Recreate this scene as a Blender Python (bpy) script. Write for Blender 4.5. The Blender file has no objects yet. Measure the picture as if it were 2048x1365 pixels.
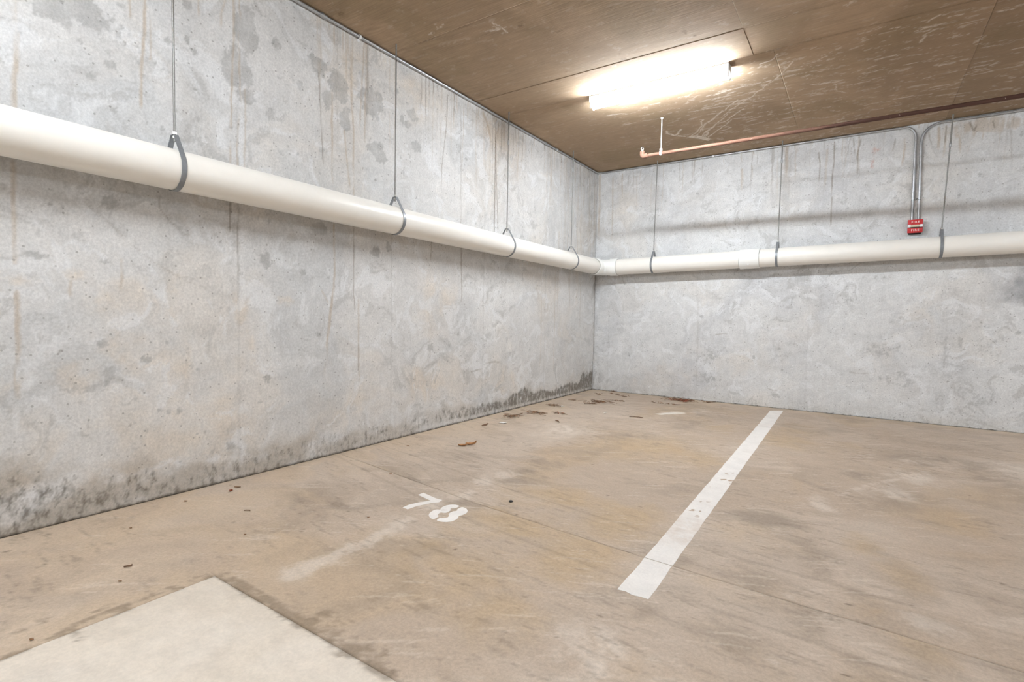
import bpy, bmesh, math, random
import numpy as np
from mathutils import Vector, Matrix
from mathutils.geometry import tessellate_polygon

# ------------------------------------------------------------------ camera, light level
scene = bpy.context.scene
H = 3.09                                   # clear height of the garage
cam_d = bpy.data.cameras.new('camera')
cam_d.sensor_width = 36.0
cam_d.lens = 1030.07 / 2048 * 36.0
cam_d.clip_start = 0.05
cam = bpy.data.objects.new('camera', cam_d)
scene.collection.objects.link(cam)
yaw, pitch, roll = -0.590444, -0.0483993, 0.0180014
fw = Vector((math.sin(yaw) * math.cos(pitch), math.cos(yaw) * math.cos(pitch), math.sin(pitch)))
rt = Vector((math.cos(yaw), -math.sin(yaw), 0))
up = rt.cross(fw)
r2 = rt * math.cos(roll) + up * math.sin(roll)
u2 = up * math.cos(roll) - rt * math.sin(roll)
cam.matrix_world = Matrix(((r2.x, u2.x, -fw.x, 3.1524), (r2.y, u2.y, -fw.y, -6.8114), (r2.z, u2.z, -fw.z, 1.0384), (0, 0, 0, 1)))
scene.camera = cam

world = bpy.data.worlds.new('world')
scene.world = world
world.use_nodes = True
world.node_tree.nodes['Background'].inputs[0].default_value = (0.9, 0.95, 1.0, 1)
world.node_tree.nodes['Background'].inputs[1].default_value = 0.05

scene.cycles.max_bounces = 6
scene.cycles.diffuse_bounces = 3
scene.cycles.glossy_bounces = 2
scene.cycles.adaptive_threshold = 0.08
scene.cycles.adaptive_min_samples = 16
TUBE_STRENGTH = 272.0
TUBE_COLOR = (0.86, 0.935, 1.0)
scene.view_settings.view_transform = 'Standard'
scene.view_settings.look = 'None'
scene.view_settings.gamma = 1.0
scene.view_settings.use_curve_mapping = False
scene.view_settings.exposure = 0.0

random.seed(7)
rng = np.random.default_rng(11)
COL = scene.collection

# ------------------------------------------------------------------ helpers: objects
def tag(o, label=None, cat=None, group=None, kind=None):
    if label: o['label'] = label
    if cat: o['category'] = cat
    if group: o['group'] = group
    if kind: o['kind'] = kind
    return o

def empty(name, loc=(0, 0, 0)):
    o = bpy.data.objects.new(name, None)
    o.empty_display_size = 0.05
    o.location = loc
    COL.objects.link(o)
    return o

def link(name, me, mat, parent=None, smooth=False):
    o = bpy.data.objects.new(name, me)
    COL.objects.link(o)
    if mat: me.materials.append(mat)
    if parent is not None:
        o.parent = parent
        o.matrix_parent_inverse = Matrix.Translation(-Vector(parent.location))
    if smooth:
        me.shade_smooth()
    return o

def from_bm(name, bm, mat, parent=None, smooth=False):
    bmesh.ops.recalc_face_normals(bm, faces=bm.faces)
    me = bpy.data.meshes.new(name)
    bm.to_mesh(me); bm.free()
    return link(name, me, mat, parent, smooth)

def add_box(bm, lo, hi, bevel=0.0):
    r = bmesh.ops.create_cube(bm, size=1.0)
    vs = r['verts']
    lo, hi = Vector(lo), Vector(hi)
    for v in vs:
        v.co = Vector(((lo[i] + hi[i]) / 2 + v.co[i] * (hi[i] - lo[i]) for i in range(3)))
    if bevel:
        es = list({e for v in vs for e in v.link_edges})
        bmesh.ops.bevel(bm, geom=es, offset=bevel, segments=2, affect='EDGES', profile=0.5)

def add_tube(bm, pts, r, seg=12, cap=True):
    pts = [Vector(p) for p in pts]
    rad = r if isinstance(r, (list, tuple)) else [r] * len(pts)
    rings = []
    n = None
    for i, p in enumerate(pts):
        if i == 0: t = (pts[1] - p).normalized()
        elif i == len(pts) - 1: t = (p - pts[i - 1]).normalized()
        else: t = ((pts[i + 1] - p).normalized() + (p - pts[i - 1]).normalized()).normalized()
        if n is None:
            a = Vector((0, 0, 1)) if abs(t.z) < 0.9 else Vector((1, 0, 0))
            n = (a - t * a.dot(t)).normalized()
        else:
            n = (n - t * n.dot(t)).normalized()
        b = t.cross(n)
        rings.append([bm.verts.new(p + (n * math.cos(2 * math.pi * k / seg) + b * math.sin(2 * math.pi * k / seg)) * rad[i]) for k in range(seg)])
    for a, b in zip(rings[:-1], rings[1:]):
        for k in range(seg):
            bm.faces.new((a[k], a[(k + 1) % seg], b[(k + 1) % seg], b[k]))
    if cap:
        bm.faces.new(rings[0][::-1]); bm.faces.new(rings[-1])

def auto_smooth(o, ang=0.7):
    me = o.data
    bm = bmesh.new(); bm.from_mesh(me)
    for f in bm.faces: f.smooth = True
    for e in bm.edges:
        if len(e.link_faces) == 2 and e.calc_face_angle(0) > ang: e.smooth = False
    bm.to_mesh(me); bm.free()
    return o

def tube_obj(name, pts, r, mat, parent=None, seg=16):
    bm = bmesh.new(); add_tube(bm, pts, r, seg)
    return auto_smooth(from_bm(name, bm, mat, parent))

def box_obj(name, lo, hi, mat, parent=None, bevel=0.0):
    bm = bmesh.new(); add_box(bm, lo, hi, bevel)
    return auto_smooth(from_bm(name, bm, mat, parent), 0.5)

def arc(c, r, a0, a1, n, ux, uy):
    c, ux, uy = Vector(c), Vector(ux), Vector(uy)
    return [c + ux * (r * math.cos(a0 + (a1 - a0) * i / n)) + uy * (r * math.sin(a0 + (a1 - a0) * i / n)) for i in range(n + 1)]

# ------------------------------------------------------------------ helpers: stain fields
ANG = rng.random((256, 256)) * 2 * np.pi
GX, GY = np.cos(ANG), np.sin(ANG)
def perlin(x, y):
    x = np.asarray(x, float); y = np.asarray(y, float)
    xi = np.floor(x).astype(np.int64); yi = np.floor(y).astype(np.int64)
    fx = x - xi; fy = y - yi
    x0, x1, y0, y1 = xi & 255, (xi + 1) & 255, yi & 255, (yi + 1) & 255
    sx = fx * fx * fx * (fx * (fx * 6 - 15) + 10); sy = fy * fy * fy * (fy * (fy * 6 - 15) + 10)
    a = GX[y0, x0] * fx + GY[y0, x0] * fy; b = GX[y0, x1] * (fx - 1) + GY[y0, x1] * fy
    c = GX[y1, x0] * fx + GY[y1, x0] * (fy - 1); d = GX[y1, x1] * (fx - 1) + GY[y1, x1] * (fy - 1)
    return (a * (1 - sx) + b * sx) * (1 - sy) + (c * (1 - sx) + d * sx) * sy
def fbm(x, y, o=4, g=0.55):
    """fractal noise, about 0..1 with mean 0.5"""
    s = 0; a = 1.0; n = 0
    for i in range(o):
        s = s + a * perlin(x * 2 ** i + 17.3 * i, y * 2 ** i + 5.1 * i); n += a * a; a *= g
    return 0.5 + s / math.sqrt(n) * 0.62
def sstep(e0, e1, x):
    t = np.clip((x - e0) / (e1 - e0), 0, 1)
    return t * t * (3 - 2 * t)

class Field:
    """Named stain masks over a plane with coordinates u, v (metres)."""
    def __init__(self, u, v, names):
        self.u, self.v = np.asarray(u), np.asarray(v)
        self.U, self.V = np.meshgrid(self.u, self.v)
        self.m = {n: np.zeros_like(self.U) for n in names}
    def box(self, u0, u1, v0, v1):
        i0, i1 = np.searchsorted(self.u, (u0, u1)); j0, j1 = np.searchsorted(self.v, (v0, v1))
        return slice(j0, j1), slice(i0, i1)
    def stroke(self, name, pts, w, s=1.0, wob=0.0, fade=0.0):
        pts = np.asarray(pts, float); pad = 3 * w + wob + 0.02
        sl = self.box(pts[:, 0].min() - pad, pts[:, 0].max() + pad, pts[:, 1].min() - pad, pts[:, 1].max() + pad)
        U, V = self.U[sl], self.V[sl]
        if U.size == 0: return
        if wob: U = U + (fbm(U * 9 + 3.1, V * 9 + pts[0, 0] * 7) - 0.5) * 2 * wob
        best = np.full(U.shape, 1e9); tt = np.zeros(U.shape)
        n = len(pts) - 1
        for k in range(n):
            a, b = pts[k], pts[k + 1]; d = b - a; L2 = d @ d + 1e-12
            t = np.clip(((U - a[0]) * d[0] + (V - a[1]) * d[1]) / L2, 0, 1)
            q = np.hypot(U - a[0] - t * d[0], V - a[1] - t * d[1])
            tt = np.where(q < best, (k + t) / n, tt); best = np.minimum(best, q)
        val = s * (1 - sstep(0.35 * w, 1.0 * w, best))
        if fade: val = val * (1 - sstep(1 - fade, 1.0, tt))
        self.m[name][sl] = np.maximum(self.m[name][sl], val)
    def blob(self, name, u, v, ru, rv, s=1.0, soft=0.5, rough=0.5, freq=None):
        sl = self.box(u - 1.8 * ru, u + 1.8 * ru, v - 1.8 * rv, v + 1.8 * rv)
        U, V = self.U[sl], self.V[sl]
        if U.size == 0: return
        f = freq or 1.6 / max(ru, rv)
        d = np.hypot((U - u) / ru, (V - v) / rv) + (fbm(U * f + u * 31, V * f + v * 17, 5) - 0.5) * 2 * rough
        val = s * (1 - sstep(1 - soft, 1 + soft * 0.2, d))
        self.m[name][sl] = np.maximum(self.m[name][sl], val)

    def start(self, rgb):
        self.c = np.empty(self.U.shape + (3,)); self.c[:] = rgb
    def lay(self, mask, rgb, amt=1.0):
        k = (np.clip(mask, 0, 1) * amt)[..., None]
        self.c = self.c * (1 - k) + np.asarray(rgb) * k
    def tone(self, n, amt):
        """n about 0..1 mean 0.5: lighten / darken by up to about amt"""
        self.c *= (1 + (np.clip(n, 0, 1) - 0.5) * 2 * amt)[..., None]

def grid_mesh(name, u, v, field, to3, depth, mat, parent=None, drop=None):
    """A sheet on the field's grid (sub-range u, v), with a skirt round every edge so it has the slab's thickness;
    drop(u, v) says which cells are left out; the field's colours become the attribute tint."""
    iu = np.searchsorted(field.u, u); iv = np.searchsorted(field.v, v)
    U, V = np.meshgrid(u, v)
    nu, nv = len(u), len(v)
    P = to3(U.ravel(), V.ravel())
    ids = np.arange(nu * nv).reshape(nv, nu)
    quads = np.stack([ids[:-1, :-1], ids[:-1, 1:], ids[1:, 1:], ids[1:, :-1]], -1).reshape(-1, 4)
    if drop is not None:
        cu = ((U[:-1, :-1] + U[1:, 1:]) / 2).ravel(); cv = ((V[:-1, :-1] + V[1:, 1:]) / 2).ravel()
        quads = quads[~drop(cu, cv)]
    ed = np.concatenate([quads[:, [k, (k + 1) % 4]] for k in range(4)])
    key = np.sort(ed, 1); key = key[:, 0] * (nu * nv) + key[:, 1]
    _, first, cnt = np.unique(key, return_index=True, return_counts=True)
    rim = ed[first[cnt == 1]]
    ring = np.unique(rim)
    pos = np.full(nu * nv, -1); base = nu * nv; pos[ring] = base + np.arange(len(ring))
    P2 = P[ring] + np.asarray(depth)
    skirt = np.stack([rim[:, 1], rim[:, 0], pos[rim[:, 0]], pos[rim[:, 1]]], -1)
    verts = np.concatenate([P, P2]).astype(np.float32)
    faces = np.concatenate([quads, skirt])
    nrm = np.cross(P[ids[0, 1]] - P[ids[0, 0]], P[ids[1, 0]] - P[ids[0, 0]])
    if np.dot(nrm, depth) > 0: faces = faces[:, ::-1]
    me = bpy.data.meshes.new(name)
    me.vertices.add(len(verts)); me.vertices.foreach_set('co', verts.ravel())
    me.loops.add(faces.size); me.loops.foreach_set('vertex_index', faces.astype(np.int32).ravel())
    me.polygons.add(len(faces)); me.polygons.foreach_set('loop_start', np.arange(0, faces.size, 4, dtype=np.int32))
    me.update(calc_edges=True)
    sub = field.c[np.ix_(iv, iu)].reshape(-1, 3)
    sub = np.concatenate([sub, sub[ring]])
    at = me.attributes.new('tint', 'FLOAT_COLOR', 'POINT')
    at.data.foreach_set('color', np.concatenate([sub, np.ones((len(sub), 1))], 1).astype(np.float32).ravel())
    return link(name, me, mat, parent)

# ------------------------------------------------------------------ helpers: materials
class NT:
    def __init__(self, name):
        self.mat = bpy.data.materials.new(name); self.mat.use_nodes = True
        self.t = self.mat.node_tree; self.t.nodes.clear()
        self.out = self.t.nodes.new('ShaderNodeOutputMaterial')
        self.b = self.t.nodes.new('ShaderNodeBsdfPrincipled')
        self.t.links.new(self.b.outputs[0], self.out.inputs[0])
        self.co = self.t.nodes.new('ShaderNodeTexCoord').outputs['Object']
    def _in(self, sock, v):
        if isinstance(v, bpy.types.NodeSocket): self.t.links.new(v, sock)
        elif v is not None:
            if hasattr(sock.default_value, '__len__') and not hasattr(v, '__len__'): v = (v,) * len(sock.default_value)
            if hasattr(v, '__len__') and len(v) == 3 and len(sock.default_value) == 4: v = (*v, 1)
            sock.default_value = v
    def scale(self, s, vec=None, off=(0, 0, 0), rot=(0, 0, 0)):
        n = self.t.nodes.new('ShaderNodeMapping'); self._in(n.inputs[0], vec or self.co)
        n.inputs['Scale'].default_value = s if hasattr(s, '__len__') else (s, s, s)
        n.inputs['Location'].default_value = off; n.inputs['Rotation'].default_value = rot
        return n.outputs[0]
    def noise(self, scale, detail=4, rough=0.55, vec=None, dist=0.0):
        n = self.t.nodes.new('ShaderNodeTexNoise'); self._in(n.inputs['Vector'], vec or self.co)
        n.inputs['Scale'].default_value = scale; n.inputs['Detail'].default_value = detail
        n.inputs['Roughness'].default_value = rough; n.inputs['Distortion'].default_value = dist
        return n.outputs[0]
    def noise_col(self, scale, detail=2, vec=None):
        n = self.t.nodes.new('ShaderNodeTexNoise'); self._in(n.inputs['Vector'], vec or self.co)
        n.inputs['Scale'].default_value = scale; n.inputs['Detail'].default_value = detail
        return n.outputs[1]
    def voro(self, scale, vec=None, feature='F1'):
        n = self.t.nodes.new('ShaderNodeTexVoronoi'); n.feature = feature; self._in(n.inputs['Vector'], vec or self.co)
        n.inputs['Scale'].default_value = scale
        return n
    def m(self, op, a, b=None, c=None, clamp=False):
        n = self.t.nodes.new('ShaderNodeMath'); n.operation = op; n.use_clamp = clamp
        self._in(n.inputs[0], a); self._in(n.inputs[1], b); self._in(n.inputs[2], c)
        return n.outputs[0]
    def ss(self, x, e0, e1, o0=0.0, o1=1.0):
        n = self.t.nodes.new('ShaderNodeMapRange'); n.interpolation_type = 'SMOOTHSTEP'
        self._in(n.inputs[0], x); n.inputs[1].default_value = e0; n.inputs[2].default_value = e1
        n.inputs[3].default_value = o0; n.inputs[4].default_value = o1
        return n.outputs[0]
    def mix(self, fac, a, b, mode='MIX'):
        n = self.t.nodes.new('ShaderNodeMix'); n.data_type = 'RGBA'; n.blend_type = mode
        self._in(n.inputs[0], fac); self._in(n.inputs[6], a); self._in(n.inputs[7], b)
        return n.outputs[2]
    def mul(self, col, v):
        n = self.t.nodes.new('ShaderNodeVectorMath'); n.operation = 'SCALE'
        self._in(n.inputs[0], col); self._in(n.inputs['Scale'], v)
        return n.outputs[0]
    def vadd(self, a, b):
        n = self.t.nodes.new('ShaderNodeVectorMath'); n.operation = 'ADD'
        self._in(n.inputs[0], a); self._in(n.inputs[1], b)
        return n.outputs[0]
    def sep(self, v):
        n = self.t.nodes.new('ShaderNodeSeparateXYZ'); self._in(n.inputs[0], v); return n.outputs
    def attr(self, name):
        n = self.t.nodes.new('ShaderNodeAttribute'); n.attribute_name = name; return n.outputs['Fac']
    def bump(self, h, strength, dist=0.01, prev=None):
        n = self.t.nodes.new('ShaderNodeBump'); n.inputs['Strength'].default_value = strength
        n.inputs['Distance'].default_value = dist; self._in(n.inputs['Height'], h)
        if prev is not None: self._in(n.inputs['Normal'], prev)
        return n.outputs[0]
    def done(self, color, rough=0.8, normal=None, metal=0.0, spec=0.5):
        self._in(self.b.inputs['Base Color'], color); self._in(self.b.inputs['Roughness'], rough)
        self._in(self.b.inputs['Metallic'], metal); self._in(self.b.inputs['Specular IOR Level'], spec)
        if normal is not None: self._in(self.b.inputs['Normal'], normal)
        return self.mat

def lin(r, g, b):
    f = lambda c: (c / 255 / 12.92) if c <= 10 else ((c / 255 + 0.055) / 1.055) ** 2.4
    return (f(r), f(g), f(b))

def mottled(name, col, var=0.12, scale=20, rough=0.5, metal=0.0, spec=0.5, bump=0.0):
    t = NT(name)
    n = t.noise(scale, 5)
    c = t.mul(col, t.ss(n, 0.25, 0.75, 1 - var, 1 + var))
    nb = t.bump(t.noise(scale * 6, 3), bump, 0.002) if bump else None
    return t.done(c, rough, nb, metal, spec)

# ---- concrete: the pour's own colour and stains (attribute "tint"), with sand grain, pinholes and relief on top
def concrete(name, grain, pin, rough, bump, spec=0.3):
    t = NT(name)
    n = t.t.nodes.new('ShaderNodeAttribute'); n.attribute_name = 'tint'
    col = n.outputs['Color']
    g1 = t.noise(75, 2, 0.8)
    col = t.mul(col, t.ss(g1, 0.26, 0.74, 1 - grain, 1 + grain * 0.9))
    if pin:
        v = t.voro(62)
        c = t.sep(v.outputs['Color'])
        s = t.m('MULTIPLY', t.ss(t.m('SUBTRACT', t.m('MULTIPLY', c[0], 0.40), v.outputs['Distance']), 0.0, 0.1), t.m('GREATER_THAN', c[1], 1 - pin))
        col = t.mix(t.m('MULTIPLY', s, 0.45), col, lin(112, 106, 100))
    return t.done(col, rough, t.bump(t.noise(48, 0), bump, 0.006), 0, spec)
MAT = {}
MAT['wall_left'] = concrete('cast concrete, pale', 0.11, 0.10, 0.9, 0.22, 0.2)
MAT['wall_back'] = concrete('cast concrete, grey', 0.11, 0.08, 0.9, 0.22, 0.2)
MAT['wall_plain'] = mottled('cast concrete, far side', lin(190, 187, 184), 0.12, 3, 0.9)
MAT['floor'] = concrete('worn concrete floor', 0.10, 0, 0.62, 0.12, 0.3)
MAT['slab_light'] = concrete('newer pale concrete', 0.05, 0, 0.75, 0.10, 0.3)

# ---- ceiling: concrete that kept the plywood grain of its formwork
def ceiling_material():
    t = NT('board-marked ceiling concrete')
    n = t.t.nodes.new('ShaderNodeAttribute'); n.attribute_name = 'tint'
    col = n.outputs['Color']
    rnd = t.t.nodes.new('ShaderNodeObjectInfo').outputs['Random']
    col = t.mul(col, t.ss(rnd, 0, 1, 0.96, 1.05))
    g = t.noise(1.0, 2, 0.75, t.scale((4.0, 110, 1)))
    col = t.mul(col, t.ss(g, 0.25, 0.75, 0.88, 1.11))
    return t.done(col, 0.85, t.bump(g, 0.3, 0.004), 0, 0.3)
MAT['ceiling'] = ceiling_material()

MAT['pvc'] = mottled('cream drain plastic', lin(244, 239, 231), 0.02, 6, 0.28, 0, 0.5)
MAT['pvc_white'] = mottled('white drain plastic', lin(248, 247, 243), 0.02, 6, 0.3, 0, 0.5)
MAT['gap_shade'] = mottled('grey shadow gap', lin(150, 146, 140), 0.1, 40, 0.7)  # grey standing in for the shadow gap at the pipe fittings
MAT['galv'] = mottled('galvanised steel', lin(176, 177, 179), 0.14, 60, 0.36, 0.7)
MAT['strap'] = mottled('zinc strap', lin(140, 143, 147), 0.08, 60, 0.45, 0.35)
MAT['rod'] = mottled('threaded steel rod', lin(142, 140, 136), 0.15, 90, 0.45, 0.5)
MAT['zinc_bright'] = mottled('bright zinc', lin(205, 203, 198), 0.08, 60, 0.35, 0.7)
MAT['white_metal'] = mottled('white enamel', lin(238, 238, 238), 0.03, 30, 0.4)
MAT['red'] = mottled('red enamel', lin(200, 46, 48), 0.06, 30, 0.38)
MAT['beige'] = mottled('ivory plastic', lin(214, 206, 178), 0.10, 60, 0.4)
MAT['ink'] = mottled('white lettering', lin(240, 226, 222), 0.02, 30, 0.6)
MAT['black'] = mottled('black plastic', lin(38, 36, 36), 0.1, 40, 0.6)
MAT['leaf'] = mottled('dry brown leaf', lin(140, 102, 70), 0.25, 80, 0.85)
MAT['leaf_tan'] = mottled('pale dry leaf', lin(190, 140, 96), 0.2, 60, 0.85)
MAT['leaf_red'] = mottled('reddish dry leaf', lin(150, 76, 48), 0.2, 60, 0.85)
MAT['twig'] = mottled('dry twig bark', lin(118, 92, 72), 0.25, 80, 0.9)
MAT['paper'] = mottled('dirty white paper', lin(244, 238, 230), 0.08, 40, 0.9)

def copper_material():
    t = NT('weathered sprinkler pipe')
    n = t.noise(1.0, 6, 0.7, t.scale((3, 30, 30)))
    x = t.sep(t.co)[0]
    unlit = t.ss(t.m('ADD', x, t.m('MULTIPLY', n, 0.8)), 2.5, 3.5)      # unlit right-hand run, its shade painted into the colour
    col = t.mix(t.ss(n, 0.35, 0.68), lin(142, 108, 92), lin(116, 82, 68))
    col = t.mix(t.m('MULTIPLY', unlit, 0.85), col, lin(74, 52, 46))
    fl = t.ss(t.noise(38, 4, 0.7), 0.66, 0.72)
    col = t.mix(t.m('MULTIPLY', fl, 0.5), col, lin(236, 220, 205))
    return t.done(col, 0.7, t.bump(t.noise(90, 2), 0.15, 0.002), 0.0, 0.2)
MAT['copper'] = copper_material()

def paint_material(name, worn_attr):
    t = NT(name)
    col = lin(238, 232, 226)
    n = t.noise(9, 6, 0.7)
    col = t.mul(col, t.ss(n, 0.3, 0.7, 0.94, 1.03))
    g = t.noise(90, 4, 0.7)
    col = t.mul(col, t.ss(g, 0.25, 0.75, 0.95, 1.04))
    col = t.mix(t.m('MULTIPLY', t.ss(t.noise(2.0, 5, 0.6), 0.5, 0.75), 0.35), col, lin(208, 192, 178))
    v = t.voro(24, t.vadd(t.scale((1.0, 0.6, 1.0)), t.mul(t.noise_col(12, 3), 0.07)))
    c = t.sep(v.outputs['Color'])
    y = t.sep(t.co)[1]
    flake = t.m('MULTIPLY', t.ss(t.m('SUBTRACT', t.m('MULTIPLY', c[0], 0.45), v.outputs['Distance']), 0, 0.04), t.m('GREATER_THAN', c[1], 0.35))
    if worn_attr:
        zone = t.m('ADD', t.ss(t.m('ABSOLUTE', t.m('ADD', y, 3.30)), 0.14, 0.26, 1.0, 0.0), t.ss(t.m('ABSOLUTE', t.m('ADD', y, 3.92)), 0.08, 0.17, 1.0, 0.0), clamp=True)
        flake = t.m('MULTIPLY', flake, zone)
        scuff = t.ss(t.m('ABSOLUTE', t.m('ADD', y, 4.26)), 0.05, 0.3, 1.0, 0.0)
        col = t.mix(t.m('MULTIPLY', t.m('MULTIPLY', scuff, t.ss(t.noise(14, 6, 0.7), 0.35, 0.7)), 0.5), col, lin(200, 178, 158))
    else:
        flake = t.m('MULTIPLY', flake, 0.25)
    col = t.mix(t.m('MULTIPLY', flake, 0.9), col, lin(178, 152, 128))
    return t.done(col, 0.7, t.bump(g, 0.1, 0.002), 0, 0.3)
MAT['line_paint'] = paint_material('white line paint', True)
MAT['number_paint'] = paint_material('white stencil paint', False)

def tube_material():
    t = NT('lit fluorescent tube')
    t.b.inputs['Emission Color'].default_value = (*TUBE_COLOR, 1)
    t.b.inputs['Emission Strength'].default_value = TUBE_STRENGTH
    return t.done((0.9, 0.9, 0.9), 0.4)
MAT['tube'] = tube_material()

# ------------------------------------------------------------------ the place: walls, floor, ceiling
XR, YF = 12.5, -14.5                        # far sides of this bay of the garage

def axis(fine0, fine1, step, lo, hi, extra=()):
    a = list(np.arange(fine0, fine1 + 1e-6, step))
    x, s = fine0, 0.03                       # coarser cells away from the bay in view
    while x > lo + s: x -= s; a.append(x); s = min(0.5, s * 1.03)
    x, s = fine1, 0.03
    while x < hi - s: x += s; a.append(x); s = min(0.5, s * 1.03)
    a += [lo, hi, *extra]
    return np.unique(np.round(np.array(a), 5))

WN = ['tan', 'dark', 'blot', 'warm', 'pale', 'mold', 'damp', 'smudge', 'red', 'joint', 'pit', 'chalk']
def freckles(f, n, u0, u1, v0, v1, r0, r1, s, dens=None, name='blot'):
    for i in range(n):
        u, v = u0 + (u1 - u0) * rng.random(), v0 + (v1 - v0) * rng.random()
        if dens is not None and float(dens(np.array(u), np.array(v))) < rng.random(): continue
        r = r0 + (r1 - r0) * rng.random() ** 3
        f.blob(name, u, v, r * (0.7 + 0.6 * rng.random()), r * (0.7 + 0.6 * rng.random()), s * (0.5 + 0.5 * rng.random()), 0.45, 0.5)

def compose_wall(f, base, cool, warmc, palec, seed, runs):
    U, V, m = f.U + seed, f.V + seed * 0.37, f.m
    wu = U + (fbm(U * 2.1, V * 2.1 + 3, 3) - 0.5) * 0.5; wv = V + (fbm(U * 2.1 + 9, V * 2.1, 3) - 0.5) * 0.5
    f.start(base)
    f.lay(sstep(0.42, 0.75, fbm(wu * 0.9 + 2, wv * 0.9, 5)), cool, 0.55)
    f.lay(np.clip(sstep(0.45, 0.8, fbm(wu * 1.1 + 7, wv * 1.1 + 4, 6)) * 0.45 + m['warm'] * sstep(0.25, 0.7, fbm(wu * 2.6 + 1, wv * 1.6, 6)) * 0.9, 0, 1), warmc, 0.55)
    f.tone(fbm(wu * 2.3, wv * 2.6, 7, 0.66), 0.085)
    f.tone(fbm((U * 0.9 + V * 0.45) * 2.4, (V - U * 0.35) * 7.5, 6, 0.62), 0.055)       # smears left by the pour
    f.tone(fbm(U * 21, V * 0.55, 4, 0.6), 0.026)                                         # formwork grain running up the wall
    f.tone(fbm(U * 62, V * 1.4, 3, 0.6), 0.020 + 0.02 * sstep(1.9, 2.7, f.V))
    f.tone(fbm(U * 13, V * 13, 5, 0.75), 0.075)
    f.tone(fbm(U * 34 + 5, V * 30, 3, 0.8), 0.05)
    pm = fbm(wu * 4.4 + 3, wv * 4.4 + 8, 7, 0.68) + 0.16 * m['pale']
    f.lay(sstep(0.60, 0.74, pm), palec, 0.50)
    rag = fbm(wu * 5.5 + 11, wv * 7.5 + 1, 7, 0.72)
    reg = sstep(0.42, 0.66, fbm(U * 0.8 + 5, V * 0.8 + 6, 3))
    f.lay(sstep(0.60, 0.72, rag) * (0.25 + 0.75 * reg), lin(172, 170, 167), 0.45)
    edge = fbm(U * 26, V * 26, 4, 0.7)
    f.lay(sstep(0.30, 0.72, m['blot'] * 1.0 + (edge - 0.5) * 0.75) * (0.55 + 0.9 * (fbm(U * 7, V * 7 + 5, 5, 0.7) - 0.2)), lin(160, 159, 157), 0.62)
    f.lay(m['pit'], lin(128, 122, 116), 0.6)
    rn = fbm(U * 24, V * 3, 4)
    f.lay(m['tan'] * sstep(0.15, 0.55, rn), lin(181, 160, 134), 0.62 * runs)
    f.lay(m['dark'] * sstep(0.12, 0.5, rn), lin(132, 119, 104), 0.72 * runs)
    f.lay(m['joint'], lin(152, 149, 144), 0.45)
    f.lay(m['chalk'], lin(233, 231, 229), 0.6)
    f.lay(m['red'] * sstep(0.3, 0.6, edge), lin(205, 150, 138), 0.5)
    f.lay(m['smudge'], lin(108, 107, 108), 0.75)
    f.lay(m['damp'] * sstep(0.2, 0.6, fbm(U * 3, V * 5, 5)), lin(168, 156, 140), 0.62)
    mn = fbm(U * 26 + 4, V * 13, 5, 0.78)
    f.lay(sstep(0.30, 0.74, m['mold'] + (mn - 0.5) * 0.85), lin(98, 90, 79), 0.76)


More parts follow.
